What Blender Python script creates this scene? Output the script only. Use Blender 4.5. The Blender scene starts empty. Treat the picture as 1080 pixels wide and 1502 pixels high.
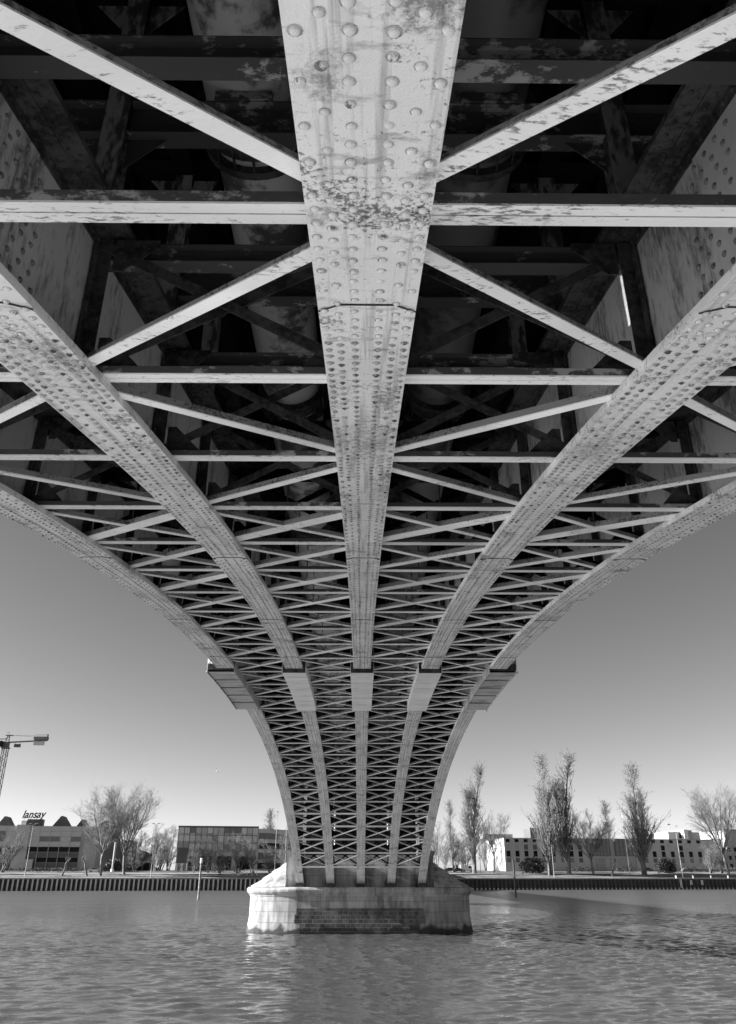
import bpy, math, random
import numpy as np

# ------------------------------------------------------------------ camera, sky, sun
S = bpy.context.scene
COL = S.collection
R = math.radians
SUN_EL, SUN_AZ = R(21), R(-2)            # azimuth: measured from -X towards +Y

cp = dict(f=1140.0, pitch=0.437361898, yaw=0.008466190, roll=0.000595822, x=-0.02823)


def cam_axes():
    c, s = math.cos(cp['pitch']), math.sin(cp['pitch'])
    r = np.array([1, 0, 0.]); u = np.array([0, -s, c]); f = np.array([0, c, s])
    c, s = math.cos(cp['roll']), math.sin(cp['roll'])
    r, u = c * r + s * u, -s * r + c * u
    c, s = math.cos(cp['yaw']), math.sin(cp['yaw'])
    Z = np.array([[c, s, 0], [-s, c, 0], [0, 0, 1]])
    return Z @ r, Z @ u, Z @ f


AX = cam_axes()
from mathutils import Matrix, Vector
cam = bpy.data.cameras.new('camera')
cam.sensor_fit = 'VERTICAL'; cam.sensor_height = 24
cam.lens = 24 * cp['f'] / 1502.0
cam.clip_start = 0.05; cam.clip_end = 9000
camo = bpy.data.objects.new('camera', cam); COL.objects.link(camo)
m = Matrix.Identity(4)
for i in range(3):
    m[i][0], m[i][1], m[i][2] = AX[0][i], AX[1][i], -AX[2][i]
m[0][3] = cp['x']
camo.matrix_world = m
S.camera = camo

W = bpy.data.worlds.new('World'); S.world = W; W.use_nodes = True
wt = W.node_tree; wt.nodes.clear()
sky = wt.nodes.new('ShaderNodeTexSky'); sky.sky_type = 'NISHITA'; sky.sun_disc = False
sky.sun_elevation = SUN_EL; sky.sun_rotation = R(-90) + SUN_AZ
sky.air_density = 1.0; sky.dust_density = 0.6; sky.ozone_density = 1.5
sep = wt.nodes.new('ShaderNodeSeparateColor')        # black and white film behind a red filter
bg = wt.nodes.new('ShaderNodeBackground'); bg.inputs['Strength'].default_value = 0.07
wo = wt.nodes.new('ShaderNodeOutputWorld')
pw = wt.nodes.new('ShaderNodeMath'); pw.operation = 'POWER'; pw.inputs[1].default_value = 1.3      # hard paper grade
hf = wt.nodes.new('ShaderNodeMath'); hf.operation = 'MULTIPLY'; hf.inputs[1].default_value = 0.54
wt.links.new(sky.outputs[0], sep.inputs[0]); wt.links.new(sep.outputs[0], pw.inputs[0])
wt.links.new(pw.outputs[0], hf.inputs[0]); wt.links.new(hf.outputs[0], bg.inputs[0])
wt.links.new(bg.outputs[0], wo.inputs[0])

sl = bpy.data.lights.new('sun', 'SUN'); sl.energy = 5.0; sl.angle = R(0.5); sl.color = (1, 1, 1)
so = bpy.data.objects.new('sun', sl); COL.objects.link(so)
sd = Vector((-math.cos(SUN_EL) * math.cos(SUN_AZ), math.cos(SUN_EL) * math.sin(SUN_AZ), math.sin(SUN_EL)))
so.rotation_euler = sd.to_track_quat('Z', 'Y').to_euler()
so.location = (-40, 20, 40)

S.view_settings.view_transform = 'Standard'; S.view_settings.look = 'None'
S.view_settings.exposure = 1.7; S.view_settings.gamma = 1
S.cycles.max_bounces = 8; S.cycles.diffuse_bounces = 5; S.cycles.glossy_bounces = 3
S.cycles.sample_clamp_indirect = 4
S.cycles.use_denoising = True
S.cycles.denoiser = 'OPENIMAGEDENOISE'; S.cycles.denoising_prefilter = 'ACCURATE'; S.cycles.denoising_input_passes = 'RGB_ALBEDO_NORMAL'

rng = random.Random(7)
nr = np.random.default_rng(11)


# ------------------------------------------------------------------ projection helpers (photo pixel -> direction)
def ray(x, y):
    return AX[0] * (x - 540) / cp['f'] + AX[1] * (751 - y) / cp['f'] + AX[2]


def at_y(x, y, Y):
    d = ray(x, y); t = Y / d[1]
    return np.array([cp['x'] + d[0] * t, Y, d[2] * t])


# ------------------------------------------------------------------ mesh builder
class MB:
    def __init__(s):
        s.v = []; s.f = []; s.n = 0; s.mi = []; s.cur = 0; s.uv = None

    def add(s, verts, faces):
        o = s.n
        s.v.extend([tuple(map(float, p)) for p in verts]); s.n += len(verts)
        for f in faces:
            s.f.append(tuple(i + o for i in f)); s.mi.append(s.cur)

    def box(s, x0, x1, y0, y1, z0, z1):
        s.add([(x0, y0, z0), (x1, y0, z0), (x1, y1, z0), (x0, y1, z0), (x0, y0, z1), (x1, y0, z1), (x1, y1, z1), (x0, y1, z1)],
              [(0, 3, 2, 1), (4, 5, 6, 7), (0, 1, 5, 4), (1, 2, 6, 5), (2, 3, 7, 6), (3, 0, 4, 7)])

    def obox(s, p0, p1, up, a0, a1, b0, b1):
        """bar from p0 to p1, section spans a0..a1 along side and b0..b1 along up"""
        p0 = np.array(p0, float); p1 = np.array(p1, float)
        d = p1 - p0; d /= np.linalg.norm(d)
        up = np.array(up, float); up = up - d * (up @ d); up /= np.linalg.norm(up)
        sd = np.cross(d, up)
        q = []
        for p in (p0, p1):
            for (a, b) in ((a0, b0), (a1, b0), (a1, b1), (a0, b1)):
                q.append(p + sd * a + up * b)
        s.add(q, [(3, 2, 1, 0), (4, 5, 6, 7), (0, 1, 5, 4), (1, 2, 6, 5), (2, 3, 7, 6), (3, 0, 4, 7)])

    def tube(s, pts, rad, n=8, cap=True):
        pts = [np.array(p, float) for p in pts]
        rings = []
        for i, p in enumerate(pts):
            d = pts[min(i + 1, len(pts) - 1)] - pts[max(i - 1, 0)]
            d /= np.linalg.norm(d)
            a = np.cross(d, (0, 0, 1.) if abs(d[2]) < .9 else (1., 0, 0)); a /= np.linalg.norm(a)
            b = np.cross(d, a)
            r = rad[i] if hasattr(rad, '__len__') else rad
            rings.append([p + r * (math.cos(2 * math.pi * k / n) * a + math.sin(2 * math.pi * k / n) * b) for k in range(n)])
        v = [q for rg in rings for q in rg]; f = []
        for i in range(len(pts) - 1):
            for k in range(n):
                f.append((i * n + k, i * n + (k + 1) % n, (i + 1) * n + (k + 1) % n, (i + 1) * n + k))
        if cap:
            f.append(tuple(range(n))[::-1]); f.append(tuple(range((len(pts) - 1) * n, len(pts) * n)))
        s.add(v, f)

    def prism(s, poly, y0, y1, plane='xz'):
        """extrude polygon (list of 2d points) between y0 and y1 along the third axis"""
        n = len(poly)
        def P(a, b, c):
            return {'xz': (a, c, b), 'xy': (a, b, c), 'yz': (c, a, b)}[plane]
        v = [P(a, b, y0) for a, b in poly] + [P(a, b, y1) for a, b in poly]
        f = [tuple(range(n)), tuple(range(2 * n - 1, n - 1, -1))]
        f += [(k + n, (k + 1) % n + n, (k + 1) % n, k) for k in range(n)]
        s.add(v, f)

    def mesh(s, name, mats, smooth=False):
        me = bpy.data.meshes.new(name)
        me.from_pydata(s.v, [], s.f)
        for mt in (mats if isinstance(mats, (list, tuple)) else [mats]):
            me.materials.append(mt)
        if any(s.mi):
            me.polygons.foreach_set('material_index', s.mi)
        if smooth:
            me.polygons.foreach_set('use_smooth', [True] * len(me.polygons))
        me.update()
        return me

    def build(s, name, mats, parent=None, smooth=False, loc=None):
        o = bpy.data.objects.new(name, s.mesh(name, mats, smooth)); COL.objects.link(o)
        if parent: o.parent = parent
        if loc is not None: o.location = loc
        return o


def inst(name, me, parent, loc=(0, 0, 0), rot=(0, 0, 0)):
    o = bpy.data.objects.new(name, me); COL.objects.link(o)
    if parent: o.parent = parent
    o.location = loc; o.rotation_euler = rot
    return o


def empty(name, loc=(0, 0, 0), rz=0):
    o = bpy.data.objects.new(name, None); COL.objects.link(o)
    o.location = loc; o.rotation_euler = (0, 0, rz); o.empty_display_size = .3
    return o


def tag(o, label=None, cat=None, group=None, kind=None):
    if label: o['label'] = label
    if cat: o['category'] = cat
    if group: o['group'] = group
    if kind: o['kind'] = kind
    return o


def copy_tree(o, parent=None):
    c = o.copy(); COL.objects.link(c); c.parent = parent
    for ch in o.children:
        copy_tree(ch, c)
    return c


# ------------------------------------------------------------------ materials (all neutral grey: a black and white photograph)
def mat(name, c1, c2=None, scale=4.0, lo=.45, hi=.6, rough=.7, metal=0.0, fine=30.0, wfine=.5, stretch=(1, 1, 1),
        bump=0.0, bscale=60.0, tone=.12, spec=.5):
    mt = bpy.data.materials.new(name); mt.use_nodes = True
    t = mt.node_tree; N = t.nodes; L = t.links
    b = N['Principled BSDF']
    b.inputs['Roughness'].default_value = rough; b.inputs['Metallic'].default_value = metal
    b.inputs['Specular IOR Level'].default_value = spec
    geo = N.new('ShaderNodeNewGeometry')
    mp = N.new('ShaderNodeVectorMath'); mp.operation = 'MULTIPLY'; mp.inputs[1].default_value = stretch
    L.new(geo.outputs['Position'], mp.inputs[0])
    n1 = N.new('ShaderNodeTexNoise'); n1.inputs['Scale'].default_value = scale; n1.inputs['Detail'].default_value = 4
    n2 = N.new('ShaderNodeTexNoise'); n2.inputs['Scale'].default_value = fine; n2.inputs['Detail'].default_value = 6
    n2.inputs['Roughness'].default_value = .7
    L.new(mp.outputs[0], n1.inputs['Vector']); L.new(mp.outputs[0], n2.inputs['Vector'])
    mx = N.new('ShaderNodeMix'); mx.data_type = 'FLOAT'; mx.inputs[0].default_value = wfine
    L.new(n1.outputs[0], mx.inputs[2]); L.new(n2.outputs[0], mx.inputs[3])
    mr = N.new('ShaderNodeMapRange'); mr.inputs[1].default_value = lo; mr.inputs[2].default_value = hi
    mr.interpolation_type = 'SMOOTHSTEP'
    L.new(mx.outputs[0], mr.inputs[0])
    # gentle tone drift
    n3 = N.new('ShaderNodeTexNoise'); n3.inputs['Scale'].default_value = scale * .35; n3.inputs['Detail'].default_value = 3
    L.new(mp.outputs[0], n3.inputs['Vector'])
    tr = N.new('ShaderNodeMapRange'); tr.inputs[1].default_value = .3; tr.inputs[2].default_value = .7
    tr.inputs[3].default_value = c1 * (1 - tone); tr.inputs[4].default_value = c1 * (1 + tone)
    L.new(n3.outputs[0], tr.inputs[0])
    c = N.new('ShaderNodeMix'); c.data_type = 'FLOAT'
    L.new(mr.outputs[0], c.inputs[0]); L.new(tr.outputs[0], c.inputs[2])
    c.inputs[3].default_value = c1 * .6 if c2 is None else c2
    L.new(c.outputs[0], b.inputs['Base Color'])
    if bump:
        nb = N.new('ShaderNodeTexNoise'); nb.inputs['Scale'].default_value = bscale; nb.inputs['Detail'].default_value = 5
        L.new(mp.outputs[0], nb.inputs['Vector'])
        bp_ = N.new('ShaderNodeBump'); bp_.inputs['Strength'].default_value = bump; bp_.inputs['Distance'].default_value = .02
        L.new(nb.outputs[0], bp_.inputs['Height']); L.new(bp_.outputs[0], b.inputs['Normal'])
    return mt


M = {}
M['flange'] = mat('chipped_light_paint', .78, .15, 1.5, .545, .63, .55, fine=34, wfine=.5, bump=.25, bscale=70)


def streaks(mt, amt=.6, stains=((.2, 1.75, .2, .16, .7), (-.05, 1.6, .3, .08, .5), (-.2, 2.1, .12, .16, .55), (.28, 2.75, .06, .3, .5), (-.26, 3.1, .1, .1, .5), (.27, 3.05, .08, .09, .6), (.2, 6.0, .16, .5, .6), (.05, 7.4, .34, .8, .55), (.25, 9.2, .2, .6, .5), (-2.5, 5.0, .3, .5, .5), (2.5, 7.5, .35, .8, .5))):
    """rusty runs drawn out along the rib"""
    t = mt.node_tree; N = t.nodes; L = t.links; b = N['Principled BSDF']
    src = b.inputs['Base Color'].links[0].from_socket
    geo = N.new('ShaderNodeNewGeometry')
    out = src
    for st, lo, hi, am in (((14, .5, .5), .5, .72, amt), ((3.0, 9, 9), .56, .7, amt * .9)):
        mp = N.new('ShaderNodeVectorMath'); mp.operation = 'MULTIPLY'; mp.inputs[1].default_value = st
        L.new(geo.outputs['Position'], mp.inputs[0])
        n = N.new('ShaderNodeTexNoise'); n.inputs['Scale'].default_value = 1; n.inputs['Detail'].default_value = 5; n.inputs['Roughness'].default_value = .65
        L.new(mp.outputs[0], n.inputs['Vector'])
        mr = N.new('ShaderNodeMapRange'); mr.inputs[1].default_value = lo; mr.inputs[2].default_value = hi
        mr.inputs[3].default_value = 1; mr.inputs[4].default_value = 1 - am
        L.new(n.outputs[0], mr.inputs[0])
        mu = N.new('ShaderNodeMath'); mu.operation = 'MULTIPLY'
        L.new(out, mu.inputs[0]); L.new(mr.outputs[0], mu.inputs[1]); out = mu.outputs[0]
    nz = N.new('ShaderNodeTexNoise'); nz.inputs['Scale'].default_value = 17; nz.inputs['Detail'].default_value = 12; nz.inputs['Roughness'].default_value = .82
    L.new(geo.outputs['Position'], nz.inputs['Vector'])
    for cx, cy, rx, ry, am in stains:
        sb = N.new('ShaderNodeVectorMath'); sb.operation = 'SUBTRACT'; sb.inputs[1].default_value = (cx, cy, 0)
        L.new(geo.outputs['Position'], sb.inputs[0])
        ml = N.new('ShaderNodeVectorMath'); ml.operation = 'MULTIPLY'; ml.inputs[1].default_value = (1 / rx, 1 / ry, 0)
        L.new(sb.outputs[0], ml.inputs[0])
        ln = N.new('ShaderNodeVectorMath'); ln.operation = 'LENGTH'; L.new(ml.outputs[0], ln.inputs[0])
        ad = N.new('ShaderNodeMath'); ad.operation = 'MULTIPLY_ADD'; ad.inputs[1].default_value = -.15
        L.new(ln.outputs[1], ad.inputs[0]); L.new(nz.outputs[0], ad.inputs[2])
        mr = N.new('ShaderNodeMapRange'); mr.inputs[1].default_value = .36; mr.inputs[2].default_value = .5
        mr.inputs[3].default_value = 1; mr.inputs[4].default_value = 1 - am
        L.new(ad.outputs[0], mr.inputs[0])
        mu = N.new('ShaderNodeMath'); mu.operation = 'MULTIPLY'
        L.new(out, mu.inputs[0]); L.new(mr.outputs[0], mu.inputs[1]); out = mu.outputs[0]
    L.new(out, b.inputs['Base Color'])


streaks(M['flange'])
M['rivet'] = mat('worn_shaded_rivet_paint', .38, .06, 9, .5, .58, .6, fine=60, wfine=.35)  # darker than the flange paint, standing in for shade on the heads
M['rustrivet'] = mat('rusted_rivet', .22, .1, 9, .5, .58, .6)
M['cleanrivet'] = mat('painted_rivet', .68, .14, 7, .57, .62, .5, fine=60, wfine=.35)
M['ring'] = mat('grime_ring', .4, .2, 12, .5, .6, .7)
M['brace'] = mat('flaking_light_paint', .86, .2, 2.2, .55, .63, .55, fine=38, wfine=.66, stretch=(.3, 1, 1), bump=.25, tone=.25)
M['web'] = mat('weathered_web_paint', .56, .14, 1.6, .48, .64, .6, fine=14, wfine=.5, stretch=(1, 1, .3), bump=.2)
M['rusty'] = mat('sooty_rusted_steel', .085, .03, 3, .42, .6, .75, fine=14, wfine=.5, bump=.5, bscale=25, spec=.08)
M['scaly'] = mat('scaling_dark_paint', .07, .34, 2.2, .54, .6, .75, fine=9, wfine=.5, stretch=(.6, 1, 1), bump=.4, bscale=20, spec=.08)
M['deck'] = mat('sooty_shaded_steel', .008, .004, 2, .4, .6, .8, fine=10, bump=.3, bscale=20, spec=.08)  # also used on far bracing, where the black stands in for shade
M['pipe'] = mat('grimy_shaded_pipe_paint', .16, .05, 1.1, .5, .6, .4, fine=5, wfine=.35)  # darker copy for the right pipe, its shade put into the paint
M['barside'] = mat('worn_shaded_bar_side', .28, .07, 1.8, .48, .6, .6, fine=30, wfine=.6, stretch=(.5, 1, 1), bump=.3, spec=.08)  # upright brace legs: darker than the flat legs to stand for shade
M['casing'] = mat('casing_sheet_paint', .86, .5, 1.6, .5, .7, .5, fine=5, wfine=.4, stretch=(.5, 1.6, 1))

M['outercasing'] = mat('weathered_casing_sheet', .5, .2, 1.6, .48, .66, .55, fine=6, wfine=.45, stretch=(.5, 1.4, 1))


# ------------------------------------------------------------------ terrain, water, far bank
WATER = -4.38
BANK_A = R(8.5)
BO = np.array([0., 283.]); BU = np.array([math.cos(BANK_A), math.sin(BANK_A)]); BN = np.array([-math.sin(BANK_A), math.cos(BANK_A)])


def gz(d):
    return float(np.interp(d, [0, 2, 6, 14, 26, 42, 90, 3000], [-.85, -.8, -.35, .35, 1.15, 1.6, 1.9, 1.9]))


def bank(u, d):
    p = BO + u * BU + d * BN
    return np.array([p[0], p[1], gz(d)])


def u_at(px, d, py=1275):
    r_ = ray(px, py); k = r_[0] / r_[1]
    return (k * (BO[1] + d * BN[1]) - d * BN[0]) / (BU[0] - k * BU[1])


def spot(px, d):
    return bank(u_at(px, d), d)


def height_to(px, py, p):
    return at_y(px, py, p[1])[2] - p[2]


def water_mat():
    mt = bpy.data.materials.new('river_water'); mt.use_nodes = True
    t = mt.node_tree; N = t.nodes; L = t.links; b = N['Principled BSDF']
    b.inputs['Base Color'].default_value = (.07, .07, .07, 1)
    b.inputs['IOR'].default_value = 1.95
    geo = N.new('ShaderNodeNewGeometry')
    sx_ = N.new('ShaderNodeSeparateXYZ'); L.new(geo.outputs['Position'], sx_.inputs[0])
    rr_ = N.new('ShaderNodeMapRange'); rr_.inputs[1].default_value = 55; rr_.inputs[2].default_value = 170      # choppier open water off the pier
    rr_.inputs[3].default_value = .06; rr_.inputs[4].default_value = .34
    L.new(sx_.outputs[1], rr_.inputs[0]); L.new(rr_.outputs[0], b.inputs['Roughness'])
    prev = None
    for sc_, st, dist, strech in ((2.6, .6, .05, (.6, 1, 1)), (7, .4, .015, (.8, 1, 1))):
        mp = N.new('ShaderNodeVectorMath'); mp.operation = 'MULTIPLY'; mp.inputs[1].default_value = strech
        L.new(geo.outputs['Position'], mp.inputs[0])
        n = N.new('ShaderNodeTexNoise'); n.inputs['Scale'].default_value = sc_; n.inputs['Detail'].default_value = 3
        n.inputs['Distortion'].default_value = .6
        L.new(mp.outputs[0], n.inputs['Vector'])
        bp_ = N.new('ShaderNodeBump'); bp_.inputs['Strength'].default_value = st; bp_.inputs['Distance'].default_value = dist
        L.new(n.outputs[0], bp_.inputs['Height'])
        if prev: L.new(prev.outputs[0], bp_.inputs['Normal'])
        prev = bp_
    L.new(prev.outputs[0], b.inputs['Normal'])
    return mt


M['water'] = water_mat()
M['grass'] = mat('rough_winter_grass', .2, .06, .35, .42, .58, .95, fine=2.4, wfine=.5, stretch=(.35, 1, 1))
M['dirt'] = mat('bank_earth', .2, .12, .2, .4, .6, .95, fine=1.2)
M['path'] = mat('pale_path', .42, .3, .5, .4, .6, .9, fine=3)
M['quay'] = mat('quay_concrete', .46, .36, .8, .5, .65, .85, fine=6, bump=.2)

def waves():
    rg = np.random.default_rng(4)
    W_ = []
    for k in range(64):
        lam = .38 * (1.8 / .38) ** rg.random()
        th = math.pi / 2 + rg.normal(0, .55)
        amp = .0054 * lam ** .7
        W_.append((lam, math.cos(th) * 2 * math.pi / lam, math.sin(th) * 2 * math.pi / lam, amp, rg.uniform(0, 6.28)))
    return W_


WV = waves()


def wave_h(X, Y, step):
    h = np.zeros_like(X)
    gust = .75 + .3 * np.sin(X * .05 + 1.3 * np.sin(Y * .031)) + .25 * np.sin(Y * .09 + X * .021 + 2)
    for lam, kx, ky, am, ph in WV:
        if lam < step * 3: continue
        h += am * np.sin(kx * X + ky * Y + ph + .5 * np.sin(.21 * kx * Y - .17 * ky * X))
    return h * np.clip(gust, .25, 1.4)


V_, F_, off_ = [], [], 0
for (ya, yb, xh, st) in ((6.8, 26, 60, 1.2), (26, 60, 42, .14), (60, 110, 66, .24), (110, 330, 190, .7)):
    xs = np.arange(-xh, xh + st, st); ys = np.append(np.arange(ya, yb, st), yb)
    X_, Y_ = np.meshgrid(xs, ys)
    Z_ = WATER + wave_h(X_, Y_, st)
    V_.append(np.stack([X_, Y_, Z_], -1).reshape(-1, 3))
    nx, ny = len(xs), len(ys)
    i = (np.arange(ny - 1)[:, None] * nx + np.arange(nx - 1)[None]).ravel() + off_
    F_.append(np.stack([i, i + 1, i + nx + 1, i + nx], 1)); off_ += nx * ny
for q in ((-900, 6.8, -60, 26), (60, 6.8, 900, 26), (-900, 26, -42, 60), (42, 26, 900, 60), (-900, 60, -66, 110), (66, 60, 900, 110), (-900, 110, -190, 330), (190, 110, 900, 420)):
    V_.append(np.array([(q[0], q[1], WATER), (q[2], q[1], WATER), (q[2], q[3], WATER), (q[0], q[3], WATER)], float))
    F_.append(np.array([[0, 1, 2, 3]]) + off_); off_ += 4
V_ = np.concatenate(V_); F_ = np.concatenate(F_)
me = bpy.data.meshes.new('river_water')
me.vertices.add(len(V_)); me.vertices.foreach_set('co', V_.ravel())
me.loops.add(F_.size); me.loops.foreach_set('vertex_index', F_.ravel())
me.polygons.add(len(F_)); me.polygons.foreach_set('loop_start', np.arange(0, F_.size, 4))
me.materials.append(M['water']); me.update(calc_edges=True)
me.polygons.foreach_set('use_smooth', [True] * len(F_))
wo_ = bpy.data.objects.new('river_water', me); COL.objects.link(wo_)
tag(wo_, 'grey rippled river under and around the bridge', None, kind='structure')

# river bed and earth below everything
mb = MB(); mb.box(-4000, 4000, -900, 8000, WATER - 4.0, WATER - 3.0)
tag(mb.build('ground', M['dirt']), 'bare ground below the river', None, kind='structure')

# far bank as one sheet of terrain
mb = MB()
ds = [0.35, 2, 6, 10, 14, 20, 26, 34, 42, 60, 90, 300, 3000]
us = np.concatenate([np.linspace(-1500, -260, 8), np.linspace(-240, 260, 101), np.linspace(280, 1500, 8)])
vv = []
for d in ds:
    for u in us:
        p = bank(u, d)
        jig = (.12 * math.sin(u * .21 + d) + .1 * math.sin(u * .083 + 2 * d)) * (1 if 3 < d < 40 else 0)
        vv.append((p[0], p[1], p[2] + jig))
nu = len(us)
mb.add(vv, [(i * nu + j, i * nu + j + 1, (i + 1) * nu + j + 1, (i + 1) * nu + j) for i in range(len(ds) - 1) for j in range(nu - 1)])
tag(mb.build('grass_bank', M['grass'], smooth=True), 'grassy far river bank', None, kind='structure')
mb = MB()
for d0, d1 in ((13.0, 16.0),):
    v = []
    for d in (d0, d1):
        for u in us:
            p = bank(u, d)
            jig = (.12 * math.sin(u * .21 + d) + .1 * math.sin(u * .083 + 2 * d))
            v.append((p[0], p[1], p[2] + .22))
    mb.add(v, [(j, j + 1, nu + j + 1, nu + j) for j in range(nu - 1)])
tag(mb.build('towpath', M['path']), 'pale path along the far bank', None, kind='structure')

# near quay under the camera (outside the picture, it lights the arch from below)
mb = MB(); mb.box(-160, 160, -60, 7.0, WATER - 2.9, -1.6)
tag(mb.build('quay', M['quay']), 'concrete quay the bridge starts from', None, kind='structure')

# sheet pile wall
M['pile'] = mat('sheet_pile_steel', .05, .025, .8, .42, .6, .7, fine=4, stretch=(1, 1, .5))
M['pilecap'] = mat('wall_capping', .3, .18, .5, .4, .6, .8, fine=4)
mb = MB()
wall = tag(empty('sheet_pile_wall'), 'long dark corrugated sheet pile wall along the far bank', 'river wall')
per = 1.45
M['pilepale'] = mat('sunlit_pile_face', .5, .3, .8, .5, .7, .75, fine=3, stretch=(1, 1, .4))
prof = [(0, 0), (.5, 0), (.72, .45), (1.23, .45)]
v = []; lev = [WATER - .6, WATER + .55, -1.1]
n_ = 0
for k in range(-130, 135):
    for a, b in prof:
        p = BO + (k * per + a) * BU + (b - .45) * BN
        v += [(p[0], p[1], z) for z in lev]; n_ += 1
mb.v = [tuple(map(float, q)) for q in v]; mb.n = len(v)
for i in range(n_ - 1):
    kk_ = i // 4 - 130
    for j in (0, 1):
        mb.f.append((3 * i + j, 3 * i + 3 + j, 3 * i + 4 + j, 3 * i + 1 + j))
        pale = i % 4 == 0 and (kk_ < 0 or j == 0)  # sunlit ridge faces and right-hand feet put in as paler colour
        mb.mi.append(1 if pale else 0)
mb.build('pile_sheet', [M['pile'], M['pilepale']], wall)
mb = MB()
a0, a1 = BO - 190 * BU, BO + 195 * BU
mb.obox((*a0, -.95), (*a1, -.95), (0, 0, 1), -.38, .5, -.2, .13)
mb.build('capping_beam', M['pilecap'], wall)

# ------------------------------------------------------------------ the bridge
AC = [7.30756598306126, -0.2142491493724447, -6.19624206269277, -0.6914687893467374, -0.6803194322922015]


def arch(Y):
    t = (Y - 35) / 38
    return AC[0] + AC[1] * t + AC[2] * t ** 2 + AC[3] * t ** 3 + AC[4] * t ** 4


def slope(Y):
    return (arch(Y + .01) - arch(Y - .01)) / .02


Y0, Y1 = -3.4, 73.75
RX = [-5.2, -2.6, 0, 2.6, 5.2]
FW = .333
DEPTH = 1.75
DECKZ = 9.12
PY = 75.75                                # pier centre line
FR = [3.2 + 2.5 * k for k in range(-2, 29)]   # cross frames


def apt(Y, off):
    s_ = slope(Y); n = math.hypot(1, s_)
    return Y - s_ / n * off, arch(Y) + off / n


def sweep(mb, x0, x1, o0, o1, ya, yb, step=.5, xc=0.0):
    n = max(1, int(math.ceil((yb - ya) / step)))
    ys = np.linspace(ya, yb, n + 1)
    v = []
    for y in ys:
        a, b = apt(y, o0), apt(y, o1)
        v += [(xc + x0, a[0], a[1]), (xc + x1, a[0], a[1]), (xc + x1, b[0], b[1]), (xc + x0, b[0], b[1])]
    f = []
    for i in range(n):
        q = 4 * i
        for k in range(4):
            f.append((q + k, q + (k + 1) % 4, q + 4 + (k + 1) % 4, q + 4 + k))
    f.append((3, 2, 1, 0)); f.append((4 * n, 4 * n + 1, 4 * n + 2, 4 * n + 3))
    # orient outward: reverse sides
    f = [tuple(reversed(t)) if len(t) == 4 and i < 4 * n else t for i, t in enumerate(f)]
    mb.add(v, f)


def rivet(mb, p, n, r, ax, near=True):
    """domed rivet head at p, pointing along n; ax is any tangent"""
    p = np.array(p); n = np.array(n); ax = np.array(ax); bx = np.cross(n, ax)
    if near:
        k = 8; v = []
        for rr, h in ((1, 0), (.86, .42), (.5, .68)):
            for i in range(k):
                a = 2 * math.pi * i / k
                v.append(p + r * rr * (math.cos(a) * ax + math.sin(a) * bx) + n * r * h)
        v.append(p + n * r * .76)
        f = []
        for j in range(2):
            for i in range(k):
                f.append((j * k + i, j * k + (i + 1) % k, (j + 1) * k + (i + 1) % k, (j + 1) * k + i))
        for i in range(k):
            f.append((2 * k + i, 2 * k + (i + 1) % k, 3 * k))
    else:
        k = 5; v = []
        for rr, h in ((1, 0), (.6, .65)):
            for i in range(k):
                a = 2 * math.pi * i / k
                v.append(p + r * rr * (math.cos(a) * ax + math.sin(a) * bx) + n * r * h)
        f = [(i, (i + 1) % k, k + (i + 1) % k, k + i) for i in range(k)] + [tuple(range(k, 2 * k))]
    mb.add(v, f)


bridge = tag(empty('steel_arch_bridge'), 'riveted steel arch bridge of five ribs crossing the river, seen from underneath', 'bridge')

JOINTS = [4.12, 14.0, 21.2, 27.3]


def cover_off(Y):
    """how far the cover plates hang below the base plate at Y"""
    return -.015 * sum(1 for j in JOINTS if Y >= j)


XB0, XB1 = 29.4, 37.25       # crown casing


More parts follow.
